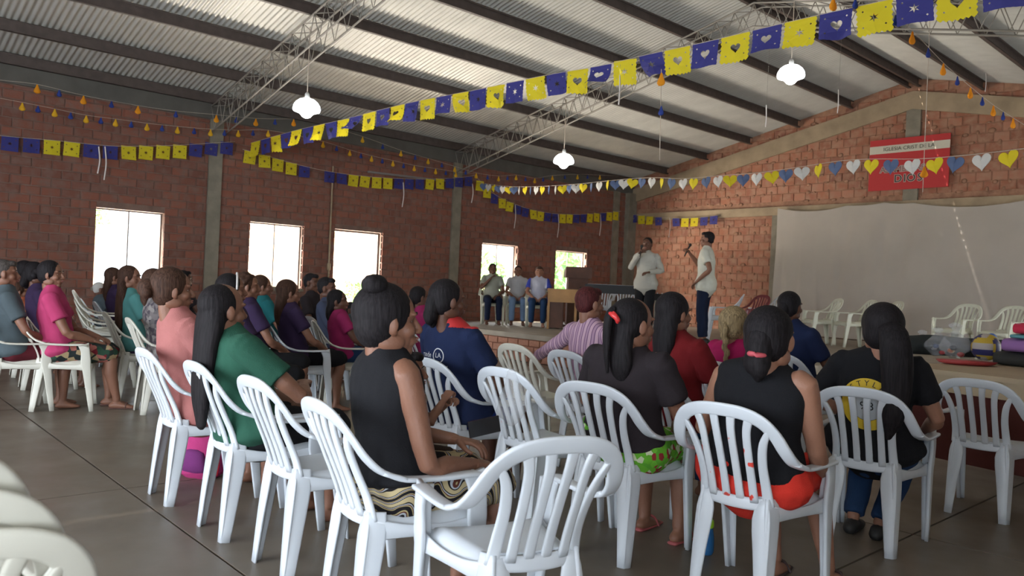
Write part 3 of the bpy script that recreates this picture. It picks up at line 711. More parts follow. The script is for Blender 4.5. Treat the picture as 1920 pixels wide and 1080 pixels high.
def place_hand(g, kind, lod, wrist, direction, up, left):
    V, Fs = HAND[kind, lod]; y = np.array(direction, float); y /= np.linalg.norm(y); z = np.array(up, float); z -= y*(z@y); z /= np.linalg.norm(z); x = np.cross(y, z)
    Rm = np.stack([x, y, z], 1); V = V.copy()
    if left: V[:, 0] *= -1; Fs = [f[::-1] for f in Fs]
    g.add(V@Rm.T+np.array(wrist), Fs)
def person(O, h, label, cat='person', group=None, z=0, s=1.0, skin='dark', hair=('bun', None), shirt=None, sleeve='tee', lower=None, low='skirt', hy=-.12, hx=0., hyaw=0, hpitch=0,
           bulk=1.0, armL=None, armR=None, near=False, htop=1.24, stand=False, feet=None, shoes=None, legs=None, handk=('relaxed', 'relaxed'), hem=.50, pupil=True, zoff=0, hscale=1.06, knees=None, hipb=1.06, sideL=1, sideR=1):
    if not stand: s = s*.94; htop = htop/.94*(1.0)
    lod = 'fine' if near else 'coarse'; vox = .009 if near else .015
    hp, hm = hair; hm = hm or H_BLACK; sk = SKIN[skin]
    if stand: zh = 1.0*htop/1.72; hip = .90*htop/1.72; top_ = htop; base = hip
    else: base = .435; hip = .52
    k = (htop-base)/(1.24-.43) if not stand else (htop-hip)/.80
    Z = (lambda q: base+(q-.43)*k) if not stand else (lambda q: hip+(q-.50)*k*.80/.74)
    def cy(q):   # spine: hips forward, shoulders back
        if stand: return -.01+(hy+.01)*(q-.5)/.63*1.0
        t = (q-.50)/.63; return -.035+(hy+.035)*t-.015*math.sin(min(max(t, 0), 1)*3.14)
    def cx_(q): return hx*max(0, (q-.50)/.63)
    b = bulk; sc = s
    c = lambda q: np.array([cx_(q), cy(q), Z(q)])
    hc = np.array([hx, hy, Z(1.24)-.118*hscale])
    tors = [(.455,.155*hipb,.11*(.5+.5*hipb)),(.53,.170*hipb,.120*(.5+.5*hipb)),(.62,.150*(.4+.6*hipb),.108),(.72,.143,.102),(.82,.158,.108),(.91,.174,.100),(.965,.160,.080),(1.005,.085,.060),(1.03,.052,.050)]
    g = G(); g.tube([c(q) for q, _, _ in tors], [((a*(b if q < .905 else 1+(b-1)*.5)), r*(b if q < .905 else 1)) for q, a, r in tors], n=20, sub=3)
    sh = []
    for sd, A in ((-1, armL), (1, armR)):
        S = c(.94)+[sd*.160*(1+(b-1)*.5), 0, 0]; S[2] = Z(.937)
        if A is None: A = [(sd*.235*b, .03, .70), (sd*.10, .215, .60)] if not stand else [(sd*.235*b, -.03, Z(.66)), (sd*.215, .04, Z(.66)-.25)]
        E_, Wr = np.array(A[0], float), np.array(A[1], float)
        sh.append((sd, S, E_, Wr))
        ab = .5+.5*b
        g.tube([S+[-sd*.03, 0, .0], S, S*.55+E_*.45, E_, E_*.65+Wr*.35, Wr*.9+E_*.1, Wr], [.048*ab,.050*ab,.043*ab,.036*ab,.037*ab,.025,.022], ref=(0,1,.1), n=12, sub=2)
    # legs
    lg = []
    for sd in (-1, 1):
        if stand:
            FT = (feet or {}).get(sd, (sd*.10, 0)); Hp = np.array([sd*.09, 0, hip]); A_ = np.array([FT[0], FT[1], .08]); K = (Hp+A_)/2+[0, .03, .02]
        else:
            Hp = np.array([sd*.085*b*hipb, -.04, .525]); kn = (knees or {}).get(sd, (sd*.115, .36)); K = np.array([kn[0], kn[1], .505]); FT = (feet or {}).get(sd, (sd*.12, .34)); A_ = np.array([FT[0], FT[1], .075+(-z if legs == 'down' else 0)])
        lg.append((sd, Hp, K, A_))
        bb = .6+.4*b
        g.tube([Hp, Hp*.5+K*.5, K, K*.6+A_*.4+[0, -.012, 0], A_*.85+K*.15, A_], [.088*b*(.6+.4*hipb),.072*bb,.056*bb,.054*bb,.036,.034], n=14, sub=2)
        f = A_-[0, 0, .04]; g.tube([f+[0,-.045,-.005], f+[0,0,.0], f+[sd*.008,.08,-.012], f+[sd*.012,.14,-.020]], [(.028,.026),(.036,.036),(.044,.024),(.034,.013)], n=12, sub=2)
    bm_ = remesh(g, vox, 3); V, Fs = VF(bm_); bpy.data.meshes.remove(bm_)
    gg = G(); gg.add(V, Fs)
    HR = rotz(D(hyaw))@rotx(D(hpitch)); hV, hF = HEAD[lod]; gg.add((hV*hscale)@HR.T+hc, hF)
    for sd, S, E_, Wr in sh:
        d = Wr-E_; d = d/np.linalg.norm(d)
        hk = handk[0] if sd < 0 else handk[1]
        up = np.array([sd*.25, -.1, 1.0]) if abs(d[2]) < .75 else np.array([sd*1.0, .3, 0])
        place_hand(gg, hk, lod, Wr, d+np.array([-sd*.12, 0, -.05]), up, sd < 0)
    body = obj('person', gg.me('person', sk)); body.location = (O[0], O[1], z+zoff); body.rotation_euler = (0, 0, D(h)); body.scale = (s, s, s)
    tag(body, label, cat, group or 'seated audience')
    # face
    for sd in (-1, 1):
        for me_, nm, p in ((EYE, 'eye', (sd*.029, .0585, .008)), (BROW, 'eyebrow', (sd*.030, .081, .032))):
            o = obj(nm, me_, body); o.location = HR@(np.array(p)*hscale)+hc; o.rotation_euler = (0, 0, D(hyaw)); o.scale = (hscale,)*3
    o = obj('lips', LIPS, body); o.location = HR@(np.array((0, .093, -.050))*hscale)+hc; o.rotation_euler = (0, 0, D(hyaw)); o.scale = (hscale,)*3
    # hair
    hg, ex = hair_parts(hp, None); me_ = remesh(hg, .006 if near else .009, 2, 'hair'); strands(me_, .0005 if near else .0003)
    me_.materials.clear(); me_.materials.append(hm)
    V = verts(me_)
    if not (hp in ('verylong', 'long', 'mid', 'half')): V = (V*hscale)@HR.T+hc
    else:
        w = np.clip((V[:, 2]+.18)/.15, 0, 1)[:, None]; Vr = V@HR.T; V = (Vr*w+V*(1-w)); V[:, 1] += np.clip(-V[:, 2]-.12, 0, 1)*(-(hy+.035)/.63 if not stand else 0)*-0.0; V = V+hc
    setv(me_, V); obj('hair', me_, body)
    for nm, eg in ex:
        m2 = remesh(eg, .005 if near else .008, 1, nm); strands(m2, .0004); m2.materials.clear(); m2.materials.append(hm)
        setv(m2, (verts(m2)*hscale)@HR.T+hc); obj(nm, m2, body)
    # shirt
    if shirt:
        e = .010; g = G(); z0 = hem
        T = [t for t in tors if t[0] > z0 and t[0] < 1.035]
        T = [(z0, .165, .117)]+T
        g.tube([c(q) for q, _, _ in T], [(a*(b if q < .905 else 1+(b-1)*.5)+e*(1.2+(2.2 if i == 0 else 1.6 if q < .6 else 0)), r*(b if q < .905 else 1)+e*(1.2+(1.6 if q < .6 else 0))) for i, (q, a, r) in enumerate(T)], n=22, sub=3)
        for sd, S, E_, Wr in sh:
            ab = .5+.5*b
            g.tube([S+[-sd*.05, 0, -.02], S+[0, 0, .0], S*.8+E_*.2], [.054*ab, .055*ab, .050*ab] if sleeve == 'none_' else [.056*ab,.064*ab,.062*ab], ref=(0,1,.1), n=14, sub=2) if sleeve != 'none' else None
            if sleeve == 'tee': g.tube([S, S*.7+E_*.3, S*.38+E_*.62], [.065*ab,.063*ab,.064*ab], ref=(0,1,.1), n=14, sub=2, cap=False)
            if sleeve == 'long': g.tube([S, S*.5+E_*.5, E_, E_*.5+Wr*.5, Wr*.97+E_*.03], [.057*ab,.052*ab,.049*ab,.041*ab,.036*ab], ref=(0,1,.1), n=14, sub=2, cap=False)
        m2 = remesh(g, vox*.9, 3, 'shirt'); folds(m2, .0055, 8, sum(map(ord, label)) % 97)
        m2.materials.clear(); m2.materials.append(shirt); so = obj('shirt', m2, body); body['_s'] = 1; del body['_s']
    else: so = None
    # lower garment
    if lower:
        g = G(); e = .012
        T = [t for t in tors if t[0] < max(hem+.06, .60)]
        g.tube([c(q) for q, _, _ in T], [(a*b+e*.7, r*b+e*.7) for q, a, r in T], n=20, sub=3)
        bb = .6+.4*b
        for sd, Hp, K, A_ in lg:
            if low == 'skirt': g.tube([Hp, Hp*.5+K*.5, K+[0, .01, 0]], [.094*b*(.6+.4*hipb),.088*bb,.078*bb], n=14, sub=2)
            elif low == 'shorts': g.tube([Hp, Hp*.5+K*.5, Hp*.2+K*.8], [.094*b*(.6+.4*hipb),.086*bb,.078*bb], n=14, sub=2)
            else: g.tube([Hp, Hp*.5+K*.5, K, K*.6+A_*.4, A_*.95+K*.05], [.094*b*(.6+.4*hipb),.082*bb,.068*bb,.064*bb,.052], n=14, sub=2, cap=False)
        if low == 'skirt': g.tube([(0, .08, .515), (0, .18, .52), (0, .36, .515)], [(.12*b, .06), (.13*b, .055), (.135*b, .045)], n=14, sub=2)
        m3 = remesh(g, vox, 3, 'skirt' if low == 'skirt' else 'trousers'); folds(m3, .005, 9, 3); m3.materials.clear(); m3.materials.append(lower)
        obj({'skirt': 'skirt', 'shorts': 'shorts'}.get(low, 'trousers'), m3, body)
    if shoes:
        for sd, Hp, K, A_ in lg:
            f = A_-[0, 0, .06]; g = G()
            if shoes[0] == 'sandal':
                g.tube([f+[0,-.06,-.008], f+[0,0,-.008], f+[sd*.008,.09,-.008], f+[sd*.012,.165,-.008]], [(.028,.010),(.034,.010),(.042,.010),(.034,.009)], n=12, sub=3)
                g.tube([f+[-.04,.07,.0], f+[-.02+sd*.008,.08,.036], f+[.02+sd*.008,.08,.036], f+[.05,.07,.0]], [.005,.008,.008,.005], ref=(0,1,0), n=8, sub=2)
            else:
                g.tube([f+[0,-.06,.012], f+[0,0,.02], f+[sd*.008,.09,.006], f+[sd*.012,.165,.0]], [(.036,.036),(.044,.044),(.050,.032),(.038,.020)], n=12, sub=3)
            obj('shoe' if shoes[0] != 'sandal' else 'sandal', g.me('shoe', M('shoe_'+shoes[1], shoes[2], .6)), body)
    body['hc'] = 0; del body['hc']
    return body, so, hc
def jet(c3, lab=None): pass
# ================================================================== PLACEMENT: audience chairs
GA = 'white plastic armchairs of the audience'
def swl(o): return o
hA, hB = -2, 4
C_A1, C_A2, C_A3, C_A4 = (np.array([8.28,1.63,0]), np.array([8.96,1.64,0]), np.array([9.55,1.65,0]), np.array([10.22,1.59,0]))
C_B1, C_B2, C_B3 = np.array([9.08,2.80,0]), np.array([9.64,2.88,0]), np.array([10.20,2.87,0])
C_6, C_7, C_8, C_F = np.array([10.86,2.88,0]), np.array([10.86,4.01,0]), np.array([11.04,5.19,0]), np.array([10.74,1.64,0])
chair(C_F, 73, 'empty white armchair nearest the camera, turned to the left, seat in full view')
chair(C_A1, hA, 'white armchair under the woman in the salmon pink top')
chair(C_A2, hA, 'white armchair under the long-haired woman in green')
chair(C_A3, hA, 'empty white armchair between the woman in green and the mother in black')
chair(C_A4, -8, 'white armchair with faint red marks under the mother in the black sleeveless top', paint='faint')
chair(C_B1, hB, 'white armchair with faint red marks under the man in the navy and red jersey', paint='faint')
chair(C_B2, 0, 'empty red-smudged white armchair between the navy jersey and the green shorts', paint='faint')
chair(C_B3, 6, 'white armchair under the woman in charcoal tee and green shorts')
chair(C_6, 5, 'white armchair with bright red paint marks on its slats, under the woman in red shorts', paint='strong')
chair(C_7, 9, 'white armchair under the woman with the yellow ring on her black tee')
chair(C_8, 1, 'empty white armchair at the right edge of the photo')

P_ = person
GRP = 'seated audience'
navy = cloth('navy_jersey', (.012, .020, .060)); black = cloth('black', (.010, .010, .012)); char = cloth('charcoal', (.026, .020, .023))
pinkS = cloth('salmon_pink', (.36, .135, .125)); green = cloth('bottle_green', (.022, .085, .055)); hot = cloth('hot_pink', (.34, .012, .085)); maroon = cloth('maroon', (.14, .008, .010))
whiteC = cloth('white_shirt', (.55, .55, .47)); white2 = cloth('off_white_shirt', (.42, .41, .36)); teal = cloth('teal', (.015, .13, .14)); aqua = cloth('aqua', (.08, .24, .23)); purple = cloth('purple', (.035, .020, .055))
greyS = cloth('grey_shirt', (.07, .09, .10)); magenta = cloth('magenta', (.30, .022, .10)); pinkF = cloth('rose_pink', (.42, .045, .13)); jeans = cloth('jeans', (.018, .045, .11)); dkjeans = cloth('dark_jeans', (.008, .014, .035)); brownS = cloth('dark_brown', (.03, .018, .012))
redS = cloth('red_shorts', (.60, .035, .022)); greenF = pattern('green_floral', 'blobs', [(.12, .38, .03), (.15, .45, .04), (.10, .35, .03), (.55, .6, .4), (.13, .40, .03), (.25, .03, .03), (.12, .38, .03), 42.0])
motherS = pattern('brown_cream_print', 'rings', [(.012, .010, .012), (.42, .34, .17), (.10, .03, .02), (.40, .42, .45), (.012, .010, .012), (.45, .36, .20)])
floral = pattern('dark_floral', 'blobs', [(.015, .02, .02), (.30, .10, .08), (.02, .05, .03), (.12, .01, .015), (.30, .22, .12), (.02, .03, .025), 22.0])
stripe = pattern('purple_stripes', 'stripes', [(.50, .33, .40), (.15, .08, .16), (.38, .24, .33)])
greyprint = pattern('grey_print', 'blobs', [(.10, .09, .09), (.20, .18, .17), (.06, .05, .06), (.14, .12, .12), 30.0])
bluew = pattern('blue_white_print', 'blobs', [(.02, .05, .22), (.40, .40, .45), (.03, .04, .20), (.02, .05, .25), 24.0])

pm = {}
b, pm['mother'], hc_mother = P_(C_A4, -8, 'mother in black sleeveless top with high bun and bare arm, child on her lap', skin='mid', hair=('bun', None), shirt=black, sleeve='none', lower=motherS, low='skirt', hy=-.10, hx=.035, hyaw=-12, htop=1.185, near=True, bulk=1.02,
   armR=[(.245, -.02, .635), (.15, .235, .60)], armL=[(-.23, .05, .68), (-.02, .25, .66)], shoes=('sandal', 'brown', (.08, .03, .02)), hem=.58, hscale=1.15)
m_rub = M('hair_band_beige', (.35, .28, .2), .7)
P_(C_A2, hA, 'large woman in green tee with very long loose black hair', skin='mid', hair=('verylong', None), shirt=green, lower=black, low='skirt', hy=-.215, hx=-.01, hyaw=8, htop=1.155, near=True, bulk=1.25,
   armR=[(.33, .06, .70), (.02, .22, .72)], hscale=1.16)
P_(C_A1, hA, 'woman in salmon pink top with dark low bun beside the woman in green', skin='mid', hair=('lowbun_big', H_BROWN), shirt=pinkS, lower=brownS, low='skirt', hy=-.20, hx=.0, hyaw=-10, htop=1.215, near=True, bulk=1.08, hem=.46)
b, pm['jersey'], _ = P_(C_B1, hB, 'person in navy football jersey with red collar and cuffs', skin='dark', hair=('lowbun', None), shirt=navy, lower=bluew, low='shorts', hy=-.20, hx=.03, hyaw=-20, htop=1.22, near=True, bulk=1.15, armL=[(-.27,-.03,.70),(-.10,.20,.60)], armR=[(.28,.0,.70),(.10,.22,.60)], shoes=('shoe', 'grey', (.2, .2, .2)))
b_jersey = b
b, pm['char'], hc_char = P_(C_B3, 6, 'woman in charcoal tee and green printed shorts with a red hair clip', skin='mid', hair=('half', None), shirt=char, lower=greenF, low='shorts', hy=-.14, hx=.09, hyaw=-20, htop=1.175, hscale=1.12, near=True, bulk=1.18, armR=[(.30,.0,.68),(.14,.22,.58)], shoes=('sandal', 'pink', (.35, .08, .08)), hipb=1.22, hem=.57, feet={1: (.14,.30), -1: (-.10,.36)})
b_char = b
b, pm['tank'], hc_tank = P_(C_6, 5, 'woman in black sleeveless top and red shorts with low tied hair', skin='tan', hair=('lowbun', None), shirt=black, sleeve='none', lower=redS, low='shorts', hy=-.14, hx=.10, hyaw=0, hscale=1.14, htop=1.165, near=True, bulk=1.15, armR=[(.265,-.02,.66),(.20,.22,.52)], armL=[(-.26,.0,.68),(-.12,.22,.56)], shoes=('sandal', 'dark', (.05, .03, .03)), hipb=1.28, hem=.575, feet={1: (.20,.34), -1: (-.02,.28)})
b_tank = b
b, pm['ring'], hc_ring = P_(C_7, 9, 'woman in black tee with a yellow ring print and long wavy ponytail', skin='tan', hair=('ponylong', None), shirt=black, lower=jeans, low='trousers', hy=-.15, hx=.05, hyaw=18, htop=1.19, near=True, hipb=1.2, bulk=1.12, armR=[(.30,-.03,.70),(.20,.20,.60)], armL=[(-.32,.03,.72),(-.16,.22,.62)], shoes=('shoe', 'black', (.02, .02, .02)), hem=.47, feet={1: (.02,.10), -1: (-.12,.12)}, hscale=1.12)
b_ring = b
def at(px, d, h, hy, hx=0, s=1.0):
    H = dep(px, 540, d)*[1, 1, 0]; return H-(fwd(h)*hy+rgt(h)*hx)*s
def seat(px, d, h, label, chl, hy=-.13, z=0, s=1.0, ch=True, mat=None, grp=None, chgrp=GA, zo=None, **k):
    O = at(px, d, h, hy, k.get('hx', 0), s)
    zo = (.435*(1-s)) if zo is None else zo
    r = P_(O, h, label, hy=hy, z=z, s=s, zoff=zo, group=grp, legs='down' if s < .9 else None, **k)
    if ch: chair(O-fwd(h)*.0, h, chl, z=z, mat=mat, group=chgrp)
    return r, O
(_, pm['stripe'], _), O = seat(1105, 5.2, -6, 'person in purple striped shirt with an arm stretched over the next chair', 'white armchair under the person in the striped shirt', skin='mid', hair=('short', H_RED), shirt=stripe, sleeve='long', lower=dkjeans, low='trousers', htop=1.22, bulk=1.1, hyaw=-8, armL=[(-.38,-.10,.86),(-.66,-.06,.74)], near=True)
O12 = O
c = O12-rgt(-6)*.52; chair(c+[0,-.05,0], -4, 'empty cream armchair left of the person in the striped shirt', mat=m_cream)
seat(1265, 4.3, -6, 'woman in maroon tee with long straight black hair', 'white armchair under the woman in maroon', skin='mid', hair=('long', None), shirt=maroon, lower=jeans, low='trousers', htop=1.205, bulk=1.02, hyaw=-12, near=True)
seat(1380, 4.9, -6, 'woman in hot pink top with a fair braid', 'white armchair under the woman with the fair braid', skin='tan', hair=('braid', H_FAIR), shirt=hot, lower=black, low='skirt', htop=1.13, bulk=1.0, hyaw=5, near=True)
seat(1482, 5.9, -6, 'person in navy tee with short black hair, partly behind the sleeveless woman', 'white armchair under the person in the navy tee', skin='dark', hair=('lowbun', None), shirt=navy, lower=jeans, low='trousers', htop=1.255, bulk=1.0, hx=-.05)
seat(786, 8.2, -10, 'child in magenta shirt seated far off against the brick wall', 'white armchair under the far child in magenta', skin='dark', hair=('lowbun', None), shirt=magenta, lower=jeans, low='trousers', htop=1.17, s=.98)
# ---- left middle block
h3 = -10
(hbb, _, hbc), _ = seat(432, 5.6, h3, 'woman with pale headband behind the woman in green', 'white armchair under the woman with the headband', skin='mid', hair=('long', None), shirt=purple, lower=black, low='skirt', htop=1.20, hyaw=-10, ch=False)
hb_ = obj('headband', G().tube([(math.sin(a)*.101, .035-.0*a, .033+math.cos(a)*.104) for a in np.linspace(-1.75, 1.75, 13)], [(.008,.006)]*13, ref=(0,1,0), n=8, sub=2).me('headband', M('band_pale', (.55, .52, .50), .4)), hbb); hb_.location = tuple(hbc); hb_.rotation_euler = (0, 0, D(-10))
seat(462, 6.5, h3, 'curly brown-haired woman facing right in front of the second window', 'white armchair under the curly-haired woman', skin='mid', hair=('curly', H_BROWN), shirt=purple, lower=black, low='skirt', htop=1.215, hyaw=-15, ch=False)
seat(490, 7.9, h3, 'woman in teal top with a low ponytail below the second window', 'white armchair under the woman in teal', skin='mid', hair=('ponytail', H_BROWN), shirt=teal, lower=black, low='skirt', htop=1.20, hyaw=-12)
seat(540, 6.9, h3, 'brown-haired woman in purple blouse left of the open doorway', 'white armchair under the woman in the purple blouse', skin='mid', hair=('long', H_BROWN), shirt=purple, lower=black, low='skirt', htop=1.17, hyaw=-5)
c2 = bt(512, 590, -20)
P_(c2, -20, 'small dark-haired child in black top on the chair left of the pink girl', skin='dark', hair=('mid', H_BROWN), shirt=black, lower=black, low='shorts', htop=1.02, hy=-.12, s=.92, zoff=.035, legs=None, hscale=.92)
chair(c2, -20, 'cream armchair under the child in black', mat=m_cream)
c3 = bt(590, 603, -20)
P_(c3, -20, 'girl in magenta top and jeans turned to the right', skin='dark', hair=('mid', None), shirt=magenta, lower=jeans, low='trousers', htop=1.13, hy=-.12, hyaw=-25, s=.95, zoff=.022)
chair(c3, -20, 'cream armchair under the girl in magenta and jeans', mat=m_cream)
chair(bt(470, 588, -20), -20, 'cream armchair left of the child in black', mat=m_cream)
seat(583, 9.3, -60, 'person in dark top leaning, in front of the conduit', 'white armchair of the person before the conduit', skin='dark', hair=('short', None), shirt=char, lower=jeans, low='trousers', htop=1.25, ch=False)
seat(612, 8.0, -50, 'person in dark jacket with pale stripe at the doorway edge', 'white armchair beside the doorway', skin='dark', hair=('short', None), shirt=cloth('slate_jacket', (.05, .06, .10)), sleeve='long', lower=jeans, low='trousers', htop=1.21, armR=[(.25,.05,.72),(.2,.33,.60)])
seat(660, 9.2, -60, 'small child beyond the girl in magenta, at the doorway', 'white armchair of the small child at the doorway', skin='dark', hair=('short', None), shirt=greyS, lower=jeans, low='trousers', htop=1.02, s=.85)
# ---- left block near the first window
seat(212, 9.4, -6, 'woman in purple with hair down before the first window', 'white armchair of the woman in purple', skin='mid', hair=('long', H_BROWN), shirt=purple, lower=black, low='skirt', htop=1.215, hyaw=-10)
seat(186, 10.2, -6, 'small child in pale cap at the lower corner of the first window', 'white armchair of the child in the pale cap', skin='dark', hair=('crop', M('cap_cloth', (.5, .48, .45), .8)), shirt=greyS, lower=jeans, low='trousers', htop=1.12, s=.85)
seat(242, 7.3, -6, 'girl in aqua top with very long brown hair', 'cream armchair of the girl in aqua', skin='mid', hair=('verylong', H_BROWN), shirt=aqua, lower=purple, low='skirt', htop=1.235, hyaw=-35, mat=m_cream)
seat(290, 6.6, -6, 'woman in grey printed top with brown hair beside the girl in aqua', 'cream armchair of the woman in the grey print', skin='mid', hair=('mid', H_BROWN), shirt=greyprint, lower=black, low='skirt', htop=1.215, hyaw=-12, mat=m_cream)
seat(344, 10.5, -6, 'far dark-haired person under the brick wall beside the column', 'white armchair of the far person by the column', skin='dark', hair=('short', None), shirt=char, lower=jeans, low='trousers', htop=1.22)
cL = np.array([5.09, 1.66, 0]); hL = -18
P_(cL, hL, 'woman in rose pink tee and dark floral skirt in left profile row', skin='mid', hair=('lowbun_big', None), shirt=pinkF, lower=floral, low='skirt', hy=-.13, htop=1.24, hyaw=-18, bulk=1.12, near=True, armR=[(.25,.03,.70),(.14,.25,.62)], armL=[(-.24,.05,.70),(-.05,.27,.64)], hem=.50, feet={1: (.10,.44), -1: (-.12,.36)}, shoes=('sandal', 'brown2', (.09, .035, .025)), hscale=1.03)
chair(cL, hL, 'cream white armchair in profile under the woman in rose pink', mat=m_cream)
seat(6, 6.4, -6, 'person in grey shirt cut by the left edge of the photo', 'cream armchair of the person in grey at the left edge', skin='mid', hair=('short', H_GREY), shirt=greyS, lower=cloth('maroon_skirt', (.08, .01, .015)), low='shorts', htop=1.235, bulk=1.1, mat=m_cream, hyaw=-8)
seat(66, 7.6, -6, 'dark-haired person hidden behind the woman in rose pink', 'cream armchair behind the woman in rose pink', skin='dark', hair=('lowbun', None), shirt=purple, lower=black, low='skirt', htop=1.23, mat=m_cream)
seat(46, 8.4, -6, 'dark-haired person farthest left against the brick wall', 'cream armchair farthest left by the wall', skin='dark', hair=('short', None), shirt=char, lower=black, low='skirt', htop=1.245, mat=m_cream)
seat(34, 8.0, -6, 'child in orange top between the heads at far left', 'cream armchair of the child in orange', skin='mid', hair=('mid', H_BROWN), shirt=cloth('orange', (.45, .12, .06)), lower=black, low='skirt', htop=1.09, s=.9, ch=False)
# empty chairs and stacks on the left
for i, (px, py, d_, lab) in enumerate(((222, 560, 7.9, 'lowest'), )):
    base = dep(px-8, 540, 8.0)*[1, 1, 0]
    for k in range(3):
        chair(base+fwd(-16)*(-.02*k), -16, ['bottom chair of the cream stack below the first window', 'middle chair of the cream stack below the first window', 'top chair of the cream stack below the first window'][k], z=.085*k, mat=m_cream, group='stacked cream chairs below the first window')
def bts(px, py, h, zs=.70, z=0):
    S = onz(px, py, zs+z)*[1, 1, 0]; return S-rgt(h)*.20+fwd(h)*.245
chair(bts(12, 915, 92, z=.14), 92, 'top chair of the glossy cream stack in the bottom left corner', z=.14, mat=m_cream, group='glossy cream stack in the bottom left corner')
chair(bts(78, 985, 92, z=.07), 92, 'middle chair of the glossy cream stack in the bottom left corner', z=.07, mat=m_cream, group='glossy cream stack in the bottom left corner')
chair(bts(138, 1050, 92), 92, 'bottom chair of the glossy cream stack in the bottom left corner', mat=m_cream, group='glossy cream stack in the bottom left corner')

# ---- headband (worn: child object of its person)
# ================================================================== the child on the mother's lap, bag, phone, bottle
fm, rm = fwd(-8), rgt(-8)
O = C_A4+fm*.17-rm*.25
ch_shirt = cloth('child_grey_white', (.35, .36, .38))
P_(O, -38, 'small child on the mother\'s lap drinking from a plastic bag', skin='mid', hair=('short', None), shirt=ch_shirt, lower=brownS, low='shorts', hy=-.06, htop=1.24, s=.56, z=0, zoff=.235, hyaw=-5, hscale=1.35, near=True, group='mother and child', armR=[(.22,.10,.80),(.10,.22,.98)], armL=[(-.22,.10,.78),(-.02,.25,.94)], handk=('grip', 'grip'), feet={1: (.10,.42), -1: (-.10,.42)})
bagp = C_A4+fm*.40+rm*.085
m_bag = M('clear_plastic', (.75, .78, .82), .15, alpha=.22, bump=.5, bscale=30)
g = G(); g.tube([(0,0,.0),(0,0,.03),(.0,.01,.09),(0,.0,.14),(0,0,.18)], [(.03,.02),(.055,.04),(.05,.04),(.025,.02),(.012,.01)], n=16)
me_ = g.me('clear_bag', m_bag); folds(me_, .008, 20); o = obj('plastic_bag', me_); o.location = (bagp[0], bagp[1], .70); tag(o, 'clear plastic drink bag held by the small child', 'bag')
ph = dep(908, 800, 2.5)
o = obj('phone', G().box((-.026, -.055, -.004), (.026, .055, .004)).me('phone', M('phone_black', (.008, .008, .010), .15), False)); o.location = tuple(ph); o.rotation_euler = (D(60), D(80), D(47)); tag(o, 'black phone in the mother\'s hand', 'phone')
p = onz(1324, 1038, 0)
r = bpy.data.objects.new('water_bottle', None); COL.objects.link(r); r.location = p; tag(r, 'blue water bottle with neon green cap on the floor under the red-marked chair', 'bottle')
obj('bottle_body', G().tube([(0,0,.004),(0,0,.02),(0,0,.07),(0,0,.10),(0,0,.125)], [.030,.034,.034,.030,.026], n=20, sub=3).me('bottle_body', M('bottle_blue', (.02, .12, .30), .25)), r)
obj('cap', G().tube([(0,0,.128),(0,0,.155),(0,0,.17),(0,0,.20)], [.030,.029,.016,.012], n=20, sub=2).me('cap', M('neon_green', (.35, .70, .02), .4)), r)
obj('carry_loop', G().tube([(-.03,0,.15),(-.045,.0,.12),(-.05,.0,.08),(-.038,0,.04)], [.005,.006,.006,.005], n=8).me('carry_loop', MATS['neon_green']), r)
p = onz(378, 893, 0)
r = bpy.data.objects.new('pink_backpack', None); COL.objects.link(r); r.location = p; r.rotation_euler = (0, 0, D(30)); tag(r, 'pink backpack on the floor between the salmon top and green top chairs', 'backpack')
m_bp = cloth('backpack_pink', (.42, .04, .16)); g = G(); g.tube([(0,0,.02),(0,0,.05),(0,0,.15),(0,.0,.24),(0,0,.285)], [(.12,.07),(.135,.085),(.13,.08),(.10,.06),(.04,.03)], n=20, expo=2.6); me_ = g.me('bag_body', m_bp); folds(me_, .008, 12); obj('bag_body', me_, r)
obj('front_pocket', G().tube([(0,-.075,.05),(0,-.085,.10),(0,-.078,.16)], [(.09,.02),(.095,.03),(.07,.018)], n=16, expo=2.6).me('front_pocket', cloth('backpack_purple', (.16, .03, .14))), r)
obj('piping', G().tube([(-.13,-.03,.03),(-.138,-.03,.12),(-.11,-.03,.22),(-.05,-.02,.28),(.05,-.02,.28),(.11,-.03,.22),(.138,-.03,.12),(.13,-.03,.03)], [.007]*8, n=8).me('piping', cloth('red_piping', (.5, .02, .04))), r)

# ================================================================== prints on shirts (lettering and emblems lie on the cloth)
def text_me(body, size):
    cu = bpy.data.curves.new('t', 'FONT'); cu.body = body; cu.size = size; cu.align_x = 'CENTER'; cu.align_y = 'CENTER'; cu.resolution_u = 3
    o = bpy.data.objects.new('t', cu); COL.objects.link(o); dg = bpy.context.evaluated_depsgraph_get(); dg.update()
    me = bpy.data.meshes.new_from_object(o.evaluated_get(dg)); bpy.data.objects.remove(o); bpy.data.curves.remove(cu)
    bm = __import__('bmesh').new(); bm.from_mesh(me); import bmesh
    bmesh.ops.triangulate(bm, faces=bm.faces); 
    for _ in range(2):
        L = [e for e in bm.edges if e.calc_length() > size*.25]
        if L: bmesh.ops.subdivide_edges(bm, edges=L, cuts=1)
        bmesh.ops.triangulate(bm, faces=bm.faces)
    bm.to_mesh(me); bm.free(); return me
def ring_me(r0, r1, n=48, a0=0, a1=2*math.pi):
    V = []; Fs = []; k = 4
    for i in range(n+1):
        a = a0+(a1-a0)*i/n
        for j in range(k+1): r_ = r0+(r1-r0)*j/k; V.append((r_*math.cos(a), r_*math.sin(a), 0))
    for i in range(n):
        for j in range(k): q = i*(k+1)+j; Fs.append((q, q+1, q+k+2, q+k+1))
    return mesh('r', V, Fs)
